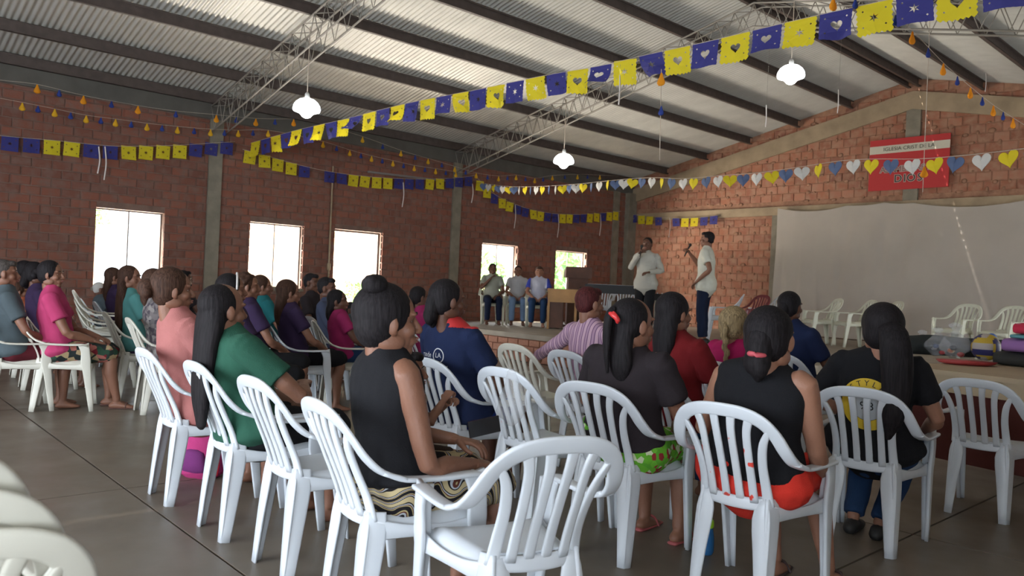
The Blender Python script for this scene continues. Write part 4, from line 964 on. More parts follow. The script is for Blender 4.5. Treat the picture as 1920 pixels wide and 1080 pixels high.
def stick(me, shirt, name, mat, cx0, cz0, off=.003, side='back'):
    """lay a flat print onto the back of a shirt (x right, y up seen from behind)"""
    bv = BVHTree.FromPolygons([v.co for v in shirt.data.vertices], [p.vertices for p in shirt.data.polygons])
    V = verts(me); out = []
    for v in V:
        o_ = Vector((cx0+v[0], -1.5, cz0+v[1])); hit = bv.ray_cast(o_, Vector((0, 1, 0)))
        out.append((o_.x, (hit[0].y if hit[0] else -.2)-off, o_.z))
    m2 = me.copy(); setv(m2, np.array(out)); m2.materials.clear(); m2.materials.append(mat); return obj(name, m2, shirt)
m_pw = M('print_white', (.55, .56, .58), .7); m_py = M('print_yellow', (.62, .42, .02), .7); m_pg = M('print_grey', (.42, .44, .46), .7); m_pk = M('print_black', (.01, .01, .01), .7); m_pr = M('print_red', (.45, .02, .02), .7)
S = pm['jersey']
stick(text_me('grande', .045), S, 'lettering', m_pw, -.075, .860); stick(text_me('LA', .040), S, 'lettering', m_pw, .045, .862)
stick(ring_me(.037, .043), S, 'emblem_ring', m_pw, .045, .862); stick(text_me('MENDEZ', .055), S, 'lettering', m_pw, .0, .785)
S = pm['ring']
stick(ring_me(.085, .135), S, 'yellow_ring', m_py, .01, .755, .003); stick(ring_me(.0, .083), S, 'emblem_disc', m_pg, .01, .755, .003)
for i, chh in enumerate('STYLE'):
    a = D(130-20*i); t = text_me(chh, .04); V = verts(t); V = V@rotz(a-math.pi/2).T; V[:, :2] += [math.cos(a)*.110, math.sin(a)*.110]; setv(t, V); stick(t, S, 'lettering', m_pk, .01, .755, .0055)
for k_, chh in enumerate('98'): stick(text_me(chh, .06), S, 'lettering', m_pk, -.01+.04*k_, .745, .0055)
# red collar and yoke of the jersey, red cuffs
def patch(shirt, name, mat, test, off=.003):
    me = shirt.data; V = verts(me); N_ = norms(me); keep = [p for p in me.polygons if all(test(V[i]) for i in p.vertices)]
    ids = sorted({i for p in keep for i in p.vertices}); mp = {j: i for i, j in enumerate(ids)}
    o = obj(name, mesh(name, V[ids]+N_[ids]*off, [tuple(mp[i] for i in p.vertices) for p in keep], mat), shirt); return o
S = pm['jersey']; zt = verts(S.data)[:, 2].max()
patch(S, 'collar', m_pr, lambda v: v[2] > zt-.022 and abs(v[0]+.03) < .12)
patch(S, 'shoulder_yoke', m_pr, lambda v: v[2] > zt-.085-(.0 if v[0] < .08 else .02) and v[0] > .055 and v[1] > -.25+.05*0)
patch(S, 'cuff', m_pr, lambda v: v[0] > .255 and v[2] < .80); patch(S, 'cuff', m_pr, lambda v: v[0] < -.27 and v[2] < .80)
patch(S, 'back_tab', m_pr, lambda v: zt-.10 < v[2] < zt-.02 and abs(v[0]+.09) < .018 and v[1] < -.15)
# hair clip and hair bands
o = obj('hair_clip', G().tube([(-.03,-.03,.01),(0,-.035,.0),(.02,-.03,-.02)], [.010,.014,.010], n=10).tube([(-.01,-.03,.015),(.01,-.036,-.005),(.015,-.03,-.03)], [.008,.011,.008], n=10).me('hair_clip', M('clip_red', (.55, .03, .03), .4)), b_char); o.location = tuple(hc_char+[-.01,-.105,.045])
o = obj('hair_tie', G().tube([(-.028,-.10,0),(-.02,-.128,.004),(.012,-.135,.002),(.034,-.11,0)], [.009,.011,.011,.009], n=10).me('hair_tie', M('tie_pink', (.5, .08, .10), .6)), b_tank); o.location = tuple(hc_tank+[.005,-.022,-.055])
# ================================================================== STAGE: people
def stand(px, d, h, label, **k):
    H = dep(px, 540, d)*[1, 1, 0]; O = H-fwd(h)*k.get('hy', -.01); return P_(O, h, label, z=ZS, stand=True, **k), O
(_, _, hm1), O1 = stand(1210, 13.4, -160, 'man in pale shirt speaking into a microphone on stage', skin='dark', hair=('crop', None), shirt=white2, sleeve='long', lower=black, low='trousers', htop=1.70, hy=0.0, group='speakers standing on stage', near=True, hem=.44, bulk=1.05,
   armR=[(.25,.08,1.18),(.06,.20,1.42)], armL=[(-.27,-.02,1.14),(-.12,.20,1.10)], handk=('relaxed', 'grip'), shoes=('shoe', 'black', (.02, .02, .02)))
f1, r1_ = fwd(-160), rgt(-160)
def mic(O, h, loc, lab, tilt):
    r = bpy.data.objects.new('microphone', None); COL.objects.link(r); w = O+fwd(h)*loc[1]+rgt(h)*loc[0]; r.location = (w[0], w[1], ZS+loc[2]); r.rotation_euler = (D(tilt), 0, D(h)); tag(r, lab, 'microphone', 'handheld microphones')
    mk = M('mic_black', (.012, .012, .013), .4)
    obj('handle', G().tube([(0,0,-.12),(0,0,.05)], [.010,.014], n=12, sub=1).me('handle', mk), r); obj('mic_head', G().ell((0,0,.07), (.024,.024,.028)).me('mic_head', M('mic_mesh', (.03, .03, .03), .6, bump=1, bscale=300)), r)
mic(O1, -160, (.035, .215, 1.47), 'black microphone at the mouth of the man with long sleeves', 20)
(_, _, hm2), O2 = stand(1322, 12.1, 112, 'man in white short-sleeved shirt and dark jeans with a hand in his pocket', skin='mid', hair=('short', None), shirt=whiteC, sleeve='tee', lower=dkjeans, low='trousers', htop=1.74, hy=0.0, group='speakers standing on stage', near=True, hem=.44, bulk=1.1,
   armL=[(-.30,-.12,1.14),(-.19,.10,.95)], armR=[(.24,.14,1.20),(.10,.30,1.42)], handk=('relaxed', 'grip'), shoes=('shoe', 'black', (.02, .02, .02)), hyaw=5)
mic(O2, 112, (.075, .31, 1.47), 'black microphone held by the man in dark jeans', 25)
GS = 'chairs on the stage'
for px, d, h, lab, kw in ((922, 15.4, -125, 'thin man in pale shirt seated first on stage, hand to his chin', dict(skin='dark', hair=('crop', None), shirt=cloth('sage_shirt', (.30, .31, .26)), lower=dkjeans, low='trousers', htop=1.19, armR=[(.24,.08,.74),(.03,.12,.98)])),
                         (970, 15.6, -130, 'man in white shirt seated second on stage before the window', dict(skin='mid', hair=('crop', None), shirt=cloth('pale_shirt', (.42, .42, .42)), lower=cloth('light_jeans', (.16, .24, .38)), low='trousers', htop=1.17)),
                         (1010, 15.2, -135, 'person in white and blue tee seated third on stage', dict(skin='tan', hair=('short', H_BROWN), shirt=cloth('white_blue_tee', (.45, .46, .55)), lower=jeans, low='trousers', htop=1.17))):
    (bb, ss, _), O = seat(px, d, h, lab, 'cream chair on stage under the %s seated person' % {922: 'first', 970: 'second', 1010: 'third'}[px], z=ZS, grp='people seated on stage', mat=m_ivory, chgrp=GS, **kw)
    if px == 1010: patch(ss, 'blue_sleeves', M('sleeve_blue', (.03, .05, .35), .8), lambda v: abs(v[0]) > .165)
def schair(px, d, h, lab, mat=m_ivory): chair(dep(px, 540, d)*[1, 1, 0], h, lab, z=ZS, mat=mat, group=GS)
schair(1128, 16.2, -150, 'pale chair on stage behind the keyboard, left one', m_white)
schair(1168, 15.9, -150, 'pale chair on stage behind the speaking man', m_white)
schair(1357, 12.9, 118, 'white chair on stage to the right of the man in dark jeans', m_white)
schair(1402, 12.6, 160, 'maroon plastic chair on stage', m_maroon)
schair(1437, 13.6, 150, 'white chair on stage beside the maroon one', m_white)
schair(1540, 13.3, 140, 'left of two ivory chairs standing before the white curtain')
schair(1602, 12.9, 140, 'right of two ivory chairs standing before the white curtain')
schair(1652, 13.2, 140, 'ivory chair before the curtain half hidden by the ponytail woman')
schair(1795, 11.6, 165, 'ivory chair behind the toys, left one')
schair(1882, 11.2, 165, 'ivory chair behind the toys, right one')
# lectern, small table, keyboard, speaker box
def thing(name, lab, cat, loc, rz=0, group=None):
    r = bpy.data.objects.new(name, None); COL.objects.link(r); r.location = tuple(loc); r.rotation_euler = (0, 0, rz); tag(r, lab, cat, group); return r
m_wood = M('dark_wood', (.10, .04, .022), .55, .25, 6); m_lwood = M('light_wood', (.45, .25, .10), .6, .15, 5)
p = dep(1082, 540, 15.6); t = thing('lectern', 'dark brown wooden lectern with slanted top on stage', 'lectern', (p[0], p[1], ZS), D(-130))
obj('column', G().box((-.20, -.14, .04), (.20, .14, 1.0)).me('column', m_wood, False), t); obj('base', G().box((-.27, -.20, 0), (.27, .20, .045)).me('base', m_wood, False), t)
g = G(); g.add([(-.26,-.2,.98),(.26,-.2,.98),(.26,.22,.98),(-.26,.22,.98),(-.26,-.2,1.10),(.26,-.2,1.10),(.26,.22,1.20),(-.26,.22,1.20)], [(0,3,2,1),(4,5,6,7),(0,1,5,4),(1,2,6,5),(2,3,7,6),(3,0,4,7)]); obj('slanted_top', g.me('slanted_top', m_wood, False), t)
p = dep(1056, 540, 14.6); t = thing('wooden_table', 'small light wood table in front of the lectern', 'table', (p[0], p[1], ZS), D(-138))
obj('tabletop', G().box((-.28, -.22, .72), (.28, .22, .75)).me('tabletop', m_lwood, False), t); obj('front_panel', G().box((-.27, .19, .50), (.27, .205, .72)).me('front_panel', m_lwood, False), t)
obj('cabinet', G().box((-.02, -.20, .02), (.26, .18, .50)).me('cabinet', m_wood, False), t)
for sx in (-.25, .25):
    for sy in (-.19, .19): obj('leg', G().box((sx-.02, sy-.02, 0), (sx+.02, sy+.02, .72)).me('leg', m_lwood, False), t)
p = dep(1150, 540, 15.2); t = thing('keyboard_table', 'long dark table with black cloth behind the speaking man', 'table', (p[0], p[1], ZS), D(-138+180))
m_blk = M('black_gear', (.012, .012, .014), .5)
obj('tabletop', G().box((-.65, -.2, .70), (.65, .2, .80)).me('tabletop', m_blk, False), t)
for sx in (-.6, .6):
    for sy in (-.16, .16): obj('leg', G().tube([(sx, sy, 0), (sx, sy, .70)], [.018, .018], n=8, sub=1).me('leg', m_blk), t)
o = obj('keyboard', G().box((-.55, -.14, 0), (.55, .14, .07)).me('keyboard', m_blk, False)); o.location = (p[0], p[1], ZS+.80); o.rotation_euler = (0, 0, D(42)); tag(o, 'black electronic keyboard lying on the dark table on stage', 'keyboard')
g = G()
for i in range(36):
    g.box((-.50+i*.0275, -.12, .07), (-.50+i*.0275+.024, .02, .075))
tag(obj('keys', g.me('keys', m_pw, False), o), kind='stuff')
p = dep(1250, 540, 14.0); t = thing('speaker_box', 'grey speaker box standing between the two speakers on stage', 'loudspeaker', (p[0], p[1], ZS), D(-140))
obj('cabinet', G().box((-.2, -.16, 0), (.2, .16, .62)).me('cabinet', M('grey_box', (.22, .21, .18), .7), False), t); obj('grille', G().tube([(0, .155, .2), (0, .175, .2)], [.13, .13], ref=(1,0,0), n=20, sub=1, cap=False).me('grille', m_blk), t)
t2 = thing('mixer', 'black mixing desk on top of the grey speaker box', 'mixer', (p[0], p[1], ZS+.62), D(-140))
obj('mixer_body', G().box((-.24, -.18, 0), (.24, .18, .12)).me('mixer_body', m_blk, False), t2)
for i in range(5): obj('knob', G().tube([(-.16+.08*i, .05, .12), (-.16+.08*i, .05, .135)], [.012, .010], n=8, sub=1).me('knob', m_pg), t2)

# ---- white curtain pinned along the end wall
m_curt = M('curtain_cloth', (.40, .35, .30), .9, .04, 2, .2, 200)
pins = [(4.02, 3.12), (5.55, 3.11), (6.25, 3.13), (6.75, 3.10), (8.9, 3.12), (10.8, 3.10), (12.9, 3.12)]
nx, nz = 420, 14; V = []
px_ = [q[0] for q in pins]; x0, x1 = px_[0], px_[-1]
for j in range(nz+1):
    for i in range(nx+1):
        x = x0+(x1-x0)*i/nx; k = max(0, min(len(pins)-2, int(np.searchsorted(px_, x, 'right'))-1)); a, b_ = pins[k], pins[k+1]; t = (x-a[0])/(b_[0]-a[0]); w = b_[0]-a[0]
        zt = a[1]*(1-t)+b_[1]*t-.075*w*4*t*(1-t)*(.8 if w > 1 else .5)
        v = j/nz; z = zt*(1-v)+(ZS+.02)*v
        near = sum(math.exp(-((x-(p+.0*v))/.16)**2) for p in px_)
        f = .018*math.sin(x*5.3+1.6*math.sin(v*1.5+x*.7))+.007*math.sin(x*17+1.5*v+2*math.sin(x*1.3))+.004*math.sin(x*37-v)*math.sin(x*.9)
        lean = .020*math.sin((x+.5*v)*17)*near
        V.append((x+.02*math.sin(v*3+x*2), LY-.14+(f+lean)*(.35+.65*v), z))
Fs = [(j*(nx+1)+i, j*(nx+1)+i+1, (j+1)*(nx+1)+i+1, (j+1)*(nx+1)+i) for j in range(nz) for i in range(nx)]
tag(obj('curtain', mesh('curtain', V, Fs, m_curt)), 'large white sheet pinned up as a curtain behind the stage', 'curtain')
# ---- red banner
t = thing('banner', 'red church banner with a white band and black lettering on the gable', 'banner', (6.63, LY-.09, 3.86))
m_red = M('banner_red', (.42, .022, .022), .7); m_bw = M('banner_white', (.52, .48, .38), .7)
obj('sheet', G().box((-.72, -.008, -.49), (.72, .008, .49)).me('sheet', m_red, False), t)
obj('white_band', G().box((-.72, -.012, .22), (.72, -.008, .37)).me('white_band', m_bw, False), t)
def btext(s, size, x, z, mat, ol=None):
    if ol:
        cu = bpy.data.curves.new('t', 'FONT'); cu.body = s; cu.size = size; cu.align_x = 'CENTER'; cu.align_y = 'CENTER'; cu.offset = ol; cu.resolution_u = 3
        o = bpy.data.objects.new('t', cu); COL.objects.link(o); dg = bpy.context.evaluated_depsgraph_get(); dg.update(); me = bpy.data.meshes.new_from_object(o.evaluated_get(dg)); bpy.data.objects.remove(o)
    else: me = text_me(s, size)
    me.materials.clear(); me.materials.append(mat); o = obj('lettering', me, t); o.location = (x, -.0145 if ol else -.017, z); o.rotation_euler = (D(90), 0, 0); return o
btext('IGLESIA CRIST DE LA', .10, .0, .295, m_pk)
m_out = M('letter_outline', (.42, .30, .26), .7); m_lr = M('letter_fill', (.20, .10, .09), .7)
for s_, z_, sz in (('ASAMBLEAS DE', -.10, .155), ('DIOS', -.285, .20)): 
    for ch_, xx_ in (((s_, .02),) if sz < .17 else (('D', -.165), ('I', -.045), ('O', .07), ('S', .225))):
        btext(ch_, sz, xx_, z_, m_out, .012); btext(ch_, sz, xx_, z_, m_lr if sz < .17 else m_pk)

# ---- toy table at the right
h = D(-12); p0 = onz(1750, 694, .75)
t = thing('display_table', 'long beige table holding toys and folded mats at the right', 'table', (p0[0]+.9, p0[1]+.45, 0), h)
m_tab = M('table_beige', (.48, .38, .25), .6, .06, 3)
obj('tabletop', G().box((-1.15, -.55, .715), (1.2, 1.25, .75)).me('tabletop', m_tab, False), t); obj('apron', G().box((-1.13, -.53, .60), (1.18, -.51, .715)).me('apron', m_tab, False), t)
for sx in (-1.1, 1.15):
    for sy in (-.5, 1.2): obj('leg', G().box((sx-.025, sy-.025, 0), (sx+.025, sy+.025, .715)).me('leg', m_wood, False), t)
obj('cloth_skirt', G().box((-1.10, -.49, .12), (1.15, -.48, .60)).me('cloth_skirt', cloth('under_table_shade', (.10, .03, .025)), False), t)  # dark maroon sheet standing in for the shade under the table
def item(px, py): return onz(px, py, .75)
p = item(1847, 676); R0 = .115
g = G(); Vb, Fb = ell((0,0,0), (R0,R0,R0), nu=32, nv=20); mi = []
for f in Fb:
    c = np.mean([Vb[i] for i in f], 0)/R0; a = np.argmax(abs(c)); b_ = (a+1) % 3; mi.append([0, 1, 2][int((c[b_]+1)*2.4) % 3])
me_ = mesh('volleyball', Vb, Fb, [M('ball_yellow', (.55, .38, .04), .5), M('ball_navy', (.03, .03, .12), .5), M('ball_white', (.45, .40, .36), .5)]); me_.polygons.foreach_set('material_index', mi)
o = obj('volleyball', me_); o.location = (p[0], p[1], .75+R0); tag(o, 'yellow, navy and white volleyball on the beige table', 'ball')
p = item(1812, 684); o = obj('red_tray', G().tube([(0,0,.0),(0,0,.01),(0,0,.03)], [(.16,.10),(.20,.13),(.22,.15)], n=24, sub=1, cap=False).me('red_tray', M('tray_red', (.42, .05, .05), .5))); o.location = (p[0], p[1], .752); o.rotation_euler = (0, 0, D(40)); tag(o, 'oval red plastic tray in front of the volleyball', 'tray')
p = item(1790, 668); t = thing('dark_roll', 'dark grey folded cloth bundle behind the toys', 'cloth', (p[0], p[1], .75), D(38))
g = G(); g.tube([(-.40,0,.08),(-.2,.01,.085),(.1,0,.08),(.38,0,.085)], [(.075,.10),(.08,.10),(.078,.10),(.07,.09)], ref=(0,0,1), n=18); me_ = g.me('bundle', cloth('dark_grey_bundle', (.035, .04, .04))); folds(me_, .015, 9); V = verts(me_); V[:, 2] = np.maximum(V[:, 2], .0)+.09*(V[:, 2] > -9); V[:, 2] -= V[:, 2].min(); setv(me_, V); obj('bundle', me_, t)
def toybag(px, py, lab, cols, s_=1.0):
    p = item(px, py); t = thing('toy_bag', lab, 'bag', (p[0], p[1], .751), D(30), 'clear bags of toys')
    g = G(); g.tube([(0,0,.0),(0,0,.03),(0,0,.09),(0,0,.14),(0,0,.18),(0,0,.22)], [(.09,.07),(.12,.09),(.10,.08),(.05,.04),(.015,.012),(.05,.02)], n=18); me_ = g.me('clear_wrap', m_bag); folds(me_, .012, 14, px); V = verts(me_)*s_; V[:, 2] -= V[:, 2].min(); setv(me_, V); obj('clear_wrap', me_, t)
    for i, c in enumerate(cols):
        a = i*2.1; obj('toy', G().ell((.045*math.cos(a)*s_, .04*math.sin(a)*s_, .035+.028*(i % 3)), (.03*s_, .024*s_, .022*s_), nu=10, nv=8).me('toy', M('toy_%d_%d' % (px, i), c, .4)), t)
toybag(1790, 672, 'tall clear bag of toys tied at the top, behind the red tray', [(.5, .05, .05), (.6, .45, .25), (.02, .02, .02), (.55, .5, .4), (.6, .2, .1)])
toybag(1757, 668, 'clear bag with red and grey toys left of the tied bag', [(.55, .03, .04), (.3, .3, .32), (.05, .08, .2), (.5, .04, .04)], .85)
toybag(1728, 664, 'small clear bag of orange and red toys nearest the ponytail woman', [(.5, .10, .04), (.5, .04, .03), (.4, .4, .4)], .7)
p = item(1838, 648); o = obj('blue_ball', G().ell((0,0,0), (.04,.04,.04), nu=20, nv=12).me('blue_ball', M('ball_blue', (.10, .22, .6), .3))); pb = item(1790, 668); o.location = (pb[0]+.30*math.cos(D(38)), pb[1]+.30*math.sin(D(38)), .75+.185); 
tag(o, 'small shiny blue ball on top of the dark cloth bundle', 'ball')
p = item(1915, 690)
mats_ = [('black', (.012, .013, .012), 0, .11, .50), ('purple', (.26, .12, .33), .11, .11, .44), ('teal', (.10, .30, .34), .22, .035, .38), ('red dotted', (.55, .03, .07), .255, .09, .36)]
for nm, c, z0, hh, w in mats_:
    mt = M('mat_'+nm.replace(' ', '_'), c, .8) if nm != 'red dotted' else pattern('red_dots', 'blobs', [(.55, .03, .07), (.52, .03, .07), (.70, .35, .40), (.55, .03, .07), 30.0])
    g = G(); g.tube([(-w, 0, hh/2), (w*.4, 0, hh/2)], [(hh/2, .26), (hh/2, .26)], ref=(0,0,1), n=20, sub=1, cap=True, expo=4)
    o = obj('folded_mat', g.me('folded_mat', mt)); o.location = (p[0]+.32, p[1]+.24, .75+z0); o.rotation_euler = (0, 0, h)
    tag(o, '%s folded cloth %s on the beige table' % (nm, {'black': 'at the bottom of the pile', 'purple': 'second from the bottom of the pile', 'teal': 'thin, third in the pile', 'red dotted': 'on top of the pile'}[nm]), 'cloth', 'pile of folded cloths')

# ================================================================== GARLANDS
import bmesh
def flag_mesh(w, hh, mat, kind, scallop=True):
    """papel picado: scalloped sheet with a heart or star cut clean out of it"""
    bm = bmesh.new(); out = [(-w/2, 0), (w/2, 0)]
    n = 6
    for i in range(n): 
        z = -hh*(i+.5)/n; out += [(w/2+(.008 if scallop else 0), z), (w/2-.004, -hh*(i+1)/n)]
    for i in range(7):
        x = w/2-w*(i+.5)/7; out += [(x, -hh-(.014 if scallop else 0)), (w/2-w*(i+1)/7, -hh+.002)]
    for i in range(n):
        z = -hh+hh*(i+.5)/n; out += [(-w/2-(.008 if scallop else 0), z)]+([(-w/2+.004, -hh+hh*(i+1)/n)] if i < n-1 else [])
    hole = []
    if kind == 'heart':
        for i in range(22):
            a = 2*math.pi*i/22; hole.append((.0145*w/.27*.21*16*math.sin(a)**3, -hh*.47+.0145*w/.27*.21*(13*math.cos(a)-5*math.cos(2*a)-2*math.cos(3*a)-math.cos(4*a))))
    elif kind == 'star':
        for i in range(12):
            a = math.pi*2*i/12; r_ = (.042 if i % 2 == 0 else .014)*w/.27; hole.append((r_*math.sin(a), -hh*.48+r_*math.cos(a)))
    E_ = []
    for lp in [out]+([hole] if hole else []):
        vs_ = [bm.verts.new((x, 0, z)) for x, z in lp]; E_ += [bm.edges.new((vs_[i], vs_[(i+1) % len(vs_)])) for i in range(len(vs_))]
    for sx in (-.33, .33):
        for sz in (.22, .75):
            vs_ = [bm.verts.new((sx*w+.009*math.cos(a), 0, -hh*sz+.009*math.sin(a))) for a in (0, 1.57, 3.14, 4.71)]; E_ += [bm.edges.new((vs_[i], vs_[(i+1) % 4])) for i in range(4)]
    bmesh.ops.triangle_fill(bm, use_beauty=True, use_dissolve=False, edges=E_)
    me = bpy.data.meshes.new('flag'); bm.to_mesh(me); bm.free(); me.materials.append(mat); return me
def tissue(name, c):
    m = M(name, c, .8); nt = m.node_tree; b = nt.nodes['Principled BSDF']; tr = nt.nodes.new('ShaderNodeBsdfTranslucent'); tr.inputs[0].default_value = (*c, 1); mx = nt.nodes.new('ShaderNodeMixShader'); mx.inputs[0].default_value = .35
    out = nt.nodes['Material Output']; nt.links.new(b.outputs[0], mx.inputs[1]); nt.links.new(tr.outputs[0], mx.inputs[2]); nt.links.new(mx.outputs[0], out.inputs[0]); return m
m_fy = tissue('paper_yellow', (.75, .62, .02)); m_fb = tissue('paper_blue', (.045, .045, .23)); m_fw = tissue('paper_white', (.68, .66, .62)); m_fs = tissue('paper_steel_blue', (.12, .17, .30)); m_fo = tissue('paper_orange', (.85, .36, .01))
def flutter(me, k, amp):
    m2 = me.copy(); V = verts(m2); hh = -V[:, 2].min()+1e-6; r_ = random.Random(k*7+3); a1, a2, ph = r_.uniform(-1, 1), r_.uniform(-.5, 1), r_.uniform(0, 6)
    v = -V[:, 2]/hh; V[:, 1] += amp*(a1*v*v+.35*np.sin(V[:, 0]*22+ph)*v); V[:, 2] += amp*.5*abs(a1)*v*v; V[:, 0] += amp*.35*a2*v*v; setv(m2, V); return m2
def garland(root, pts3, radius=.003):
    g = G(); P = np.array(pts3)-np.array(root.location); g.tube(P, [radius]*len(P), ref=(0,0,1), n=6, sub=3, cap=False); return obj('cord', g.me('cord', m_string), root)
def put(root, me, p, dirv, name, tilt=0):
    o = obj(name, me, root); o.location = Vector(p)-root.location; o.rotation_euler = (0, tilt, math.atan2(dirv[1], dirv[0])); return o
def polyline(pxs, A, B): return [onplane(x, y, A, B) for x, y in pxs]
def sample(P, step, start=0.0):
    P = catmull(np.array(P), 8); L = np.r_[0, np.cumsum(np.linalg.norm(np.diff(P, axis=0), axis=1))]; s_ = start; out = []
    while s_ < L[-1]:
        i = min(len(P)-2, int(np.searchsorted(L, s_, 'right'))-1); t = (s_-L[i])/(L[i+1]-L[i]+1e-9); out.append((P[i]*(1-t)+P[i+1]*t, P[i+1]-P[i])); s_ += step
    return out
FL = {('y', 'h'): flag_mesh(.27, .255, m_fy, 'heart'), ('y', 's'): flag_mesh(.27, .255, m_fy, 'star'), ('b', 'h'): flag_mesh(.27, .245, m_fb, 'heart', False), ('b', 's'): flag_mesh(.27, .245, m_fb, 'star', False)}
# 1. long papel picado across the hall
A = onx(470, 275, .05); B = dep(1920, -5, 5.6)
S1 = [(470,268),(560,243),(640,225),(720,204),(790,188),(895,168),(960,154),(1040,138),(1122,124),(1215,102),(1317,80),(1425,54),(1553,24),(1700,-8),(1790,-26),(1870,-42),(2000,-70)]
GA1, GB1 = A, B
root = thing('papel_picado_garland', 'long garland of yellow and blue cut paper flags slanting across the hall', 'bunting', A)
P = polyline(S1, A, B); garland(root, P)
for k, (p, dv) in enumerate(sample(P, .300, .16)):
    c = 'y' if k % 2 == 0 else 'b'; put(root, flutter(FL[c, 'h' if random.random() < .6 else 's'], k, .05 if random.random() < .7 else .13), p, dv, 'flag', math.radians(random.uniform(-3, 3)))
# 2. wall garland: three swags on the left wall and one onto the end wall
FS = {('y', 0): flag_mesh(.205, .21, m_fy, 'star', False), ('b', 0): flag_mesh(.205, .20, m_fb, 'star', False)}
def swag(pxs, wall, pattern_, lab, step=.225, ribbons=()):
    P = [(onx(x, y, .06) if wall == 'L' else ony(x, y, LY-.12)) for x, y in pxs]
    root = thing('wall_bunting', lab, 'bunting', P[0], 0, 'flag swags along the brick walls'); garland(root, P)
    for k, (p, dv) in enumerate(sample(P, step, step*.55)):
        c = pattern_[k % len(pattern_)]
        if c == '.': continue
        if wall == 'L': dv = -dv if dv[1] > 0 else dv
        put(root, flutter(FS[c, 0], k, .02), p+[(.0), 0, 0], dv, 'flag', math.radians(random.uniform(-3, 3)))
    for x, y0, y1 in ribbons:
        a = onx(x, y0, .07) if wall == 'L' else ony(x, y0, LY-.13); b_ = onx(x-2, y1, .07) if wall == 'L' else ony(x-2, y1, LY-.13)
        obj('ribbon', G().tube([a-np.array(P[0]), (a+b_)/2-np.array(P[0])+[.01, .02, 0], b_-np.array(P[0])], [(.004,.010)]*3, ref=(1,0,0), n=6).me('ribbon', m_ribbon), root)
swag([(-45,250),(40,258),(110,264),(200,273),(260,274),(340,272),(400,268),(440,266)], 'L', 'bbbyybbyyyybbbb', 'swag of yellow and blue flags over the first window', .25, ((185,275,325),(197,275,337)))
swag([(455,280),(500,292),(560,309),(620,322),(700,332),(800,336),(870,332),(893,328)], 'L', 'yyyyb.bbyyyybbbyybbb', 'swag of yellow and blue flags over the open doorway', .245, ((756,342,388),(886,345,380)))
swag([(893,332),(920,358),(945,374),(1000,394),(1060,402),(1120,400),(1165,396)], 'L', 'yybyybbyybbyybbyyb', 'swag of yellow and blue flags over the stage windows', .235, ((966,384,428),(1047,402,445),(1126,402,442)))
swag([(1150,398),(1200,404),(1260,409),(1310,408),(1350,403)], 'F', 'yybyyb.byybb', 'short swag of flags on the end wall left of the curtain', .26, ((1256,408,445),))
# 3. heart garland to the right
def heart_mesh(sz, mat):
    V = [(0, 0, -.45*sz)]+[(sz*.031*16*math.sin(a)**3, 0, sz*(.031*(13*math.cos(a)-5*math.cos(2*a)-2*math.cos(3*a)-math.cos(4*a))-.40)) for a in np.linspace(0, 2*math.pi, 28, endpoint=False)]
    V2 = [(x, .004, z) for x, y, z in V]; n = 28
    Fs = [(0, 1+i, 1+(i+1) % n) for i in range(n)]+[(n+1, n+2+(i+1) % n, n+2+i) for i in range(n)]+[(1+i, n+2+i, n+2+(i+1) % n, 1+(i+1) % n) for i in range(n)]
    V2[0] = (0, .02, -.45*sz); V[0] = (0, -.016, -.45*sz)
    return mesh('paper_heart', V+V2, Fs, mat, False)
HM = [heart_mesh(.17, m) for m in (m_fw, m_fy, m_fs)]
A = onx(895, 345, .05); B = dep(1920, 285, 6.5)
S3 = [(895,342),(960,350),(1060,347),(1150,338),(1220,333),(1280,335),(1340,330),(1420,324),(1500,313),(1580,301),(1645,298),(1720,298),(1800,292),(1884,283),(2000,268)]
P = polyline(S3, A, B); root = thing('heart_garland', 'garland of white, yellow and blue paper hearts crossing before the banner', 'bunting', A); garland(root, P)
for k, (p, dv) in enumerate(sample(P, .222, .1)):
    o = put(root, HM[(k+1) % 3], p, dv, 'paper_heart', math.radians(random.uniform(-14, 14))); o.rotation_euler[2] += random.choice([0, 0, .3, -.4, .8]) if k < 40 else 0
# 4. drop garlands
def drop_mesh(sz, mat):
    pr = [(.001, 0), (.09, -.1), (.16, -.35), (.30, -.62), (.34, -.78), (.24, -.93), (.001, -1)]; n = 10
    V = [(a*sz*math.cos(2*math.pi*i/n), a*sz*.6*math.sin(2*math.pi*i/n), z*sz) for a, z in pr for i in range(n)]
    return mesh('paper_drop', V, [(j*n+i, j*n+(i+1) % n, (j+1)*n+(i+1) % n, (j+1)*n+i) for j in range(len(pr)-1) for i in range(n)], mat)
DO, DB, DYl = drop_mesh(.125, m_fo), drop_mesh(.10, tissue('paper_royal', (.03, .06, .30))), drop_mesh(.115, tissue('paper_amber', (.80, .48, .02)))
def drops(pxs, A, B, marks, lab, big=DO, blue=True, ext=True):
    P = polyline(pxs, A, B) if B is not None else [onx(x, y, A) for x, y in pxs]
    root = thing('drop_garland', lab, 'bunting', P[0], 0, 'garlands of paper drops'); garland(root, P, .0025)
    Pc = catmull(np.array(P), 8); pj = []
    for q in Pc:
        v = q-CAM; z_ = v@_fw; pj.append(960+F_PX*(v@_cx)/z_)
    pj = np.array(pj); prev = None
    for x in marks:
        i = int(np.argmin(abs(pj-x))); p = Pc[i]; put(root, big, p, (0, 1, 0) if B is None else (B[0]-A[0], B[1]-A[1], 0), 'paper_drop')
        if prev is not None and blue:
            j = (i+prev)//2
            if j not in (i, prev): put(root, DB, Pc[j], (0, 1, 0), 'blue_drop')
        prev = i
drops([(-40,140),(0,150),(70,158),(157,179),(259,198),(330,208),(406,215),(480,222),(551,223)], .5, None, [70,157,259,406,480,551], 'upper garland of orange and blue paper drops along the left wall')
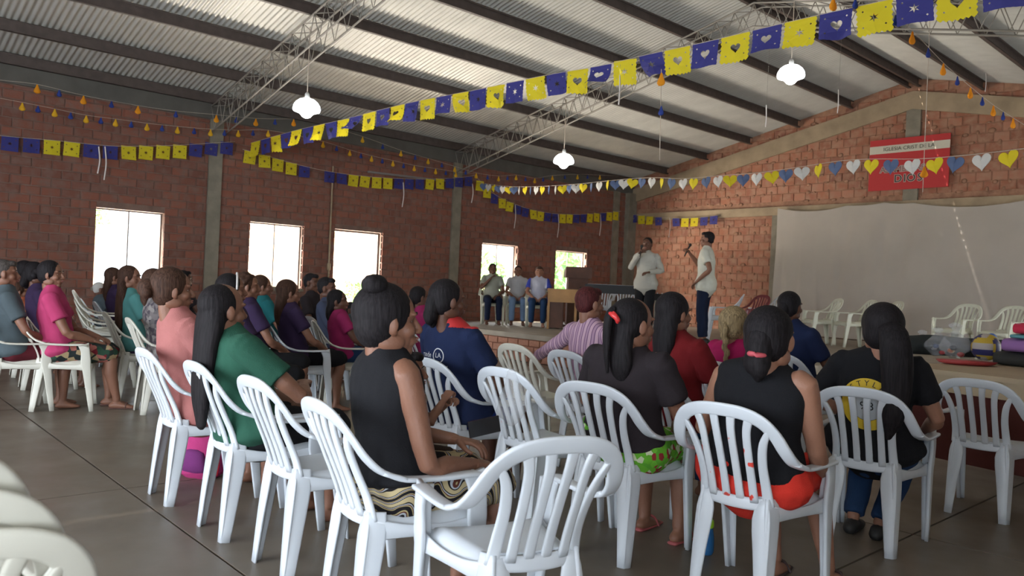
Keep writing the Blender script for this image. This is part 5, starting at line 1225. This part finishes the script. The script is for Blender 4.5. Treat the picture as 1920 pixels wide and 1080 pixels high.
drops([(-30,178),(0,184),(42,192),(103,204),(162,216),(217,223),(276,231),(333,237),(395,242),(447,244),(503,244),(560,255),(606,265),(656,281),(697,292),(737,301),(777,310),(817,316),(855,322),(890,326)], .25, None, [42,103,162,217,276,333,395,447,503,606,656,697,737,777,817,855], 'lower garland of yellow and blue paper drops along the left wall', DYl)
drops([(600,232),(680,256),(752,282),(803,297),(853,312),(893,324),(935,330),(968,328),(1003,334),(1036,329),(1083,327),(1120,328),(1160,330)], .35, None, [680,752,803,853,893,935,968,1003,1036,1083,1125], 'garland of yellow drops running on towards the corner of the hall', DYl)
A = dep(1540, -6, 6.0); B = dep(1925, 235, 9.3)
drops([(1500,-30),(1563,-9),(1645,2),(1711,58),(1769,118),(1820,163),(1863,197),(1900,221),(1945,250)], A, B, [1563,1645,1711,1769,1820,1863,1900], 'near garland of orange drops descending at the upper right')
# dangling threads
m_th = m_string
for x, y0, y1, d_, lab, dr in ((1240, 130, 300, 7.8, 'thin dangling cord with an orange and a blue drop under the long garland', True), (1163, 120, 196, 8.2, 'short pale cord dangling under the blue flag of the long garland', False), (1438, 205, 238, 9.5, 'short pale cord dangling below the ridge lamp', False), (1573, 190, 212, 10, 'very short pale cord near the end wall beam', False), (1733, 270, 360, 10.5, 'thin cord with an orange drop hanging before the banner', True), (1850, 158, 172, 10, 'very short cord hanging near the gable beam at right', False)):
    pa, pb = (GA1, GB1) if y0 in (130, 120) else ((0, 9.76, 0), (12, 9.76, 0)) if x != 1850 else ((0, 14.0, 0), (12, 14.0, 0))
    a = onplane(x, y0, pa, pb); b_ = onplane(x-3, y1, pa, pb)
    if pa is not GA1: a = np.array([a[0], a[1], roofz(a[0])-.16])
    t = thing('dangling_cord', lab, 'cord', a, 0, 'dangling cords')
    obj('cord', G().tube([(0,0,0), tuple((b_-a)*.5), tuple(b_-a)], [.004 if dr else .0018]*3, n=6, sub=2).me('cord', m_string if dr else m_truss), t)
    if not dr: obj('ribbon_end', G().tube([tuple(b_-a+[0,0,.30]), tuple(b_-a+[.008,0,.12]), tuple(b_-a)], [(.004,.011)]*3, n=6).me('ribbon_end', m_ribbon), t)
    if dr:
        o = obj('paper_drop', DO, t); q = (onplane(x, 143 if x < 1300 else 318, pa, pb)-a)*1.0; o.location = tuple(q+[0, 0, .04])
        o.scale = (1.1,)*3
        if x < 1300: o = obj('blue_drop', DB, t); o.location = tuple(onplane(x, 198, pa, pb)-a)
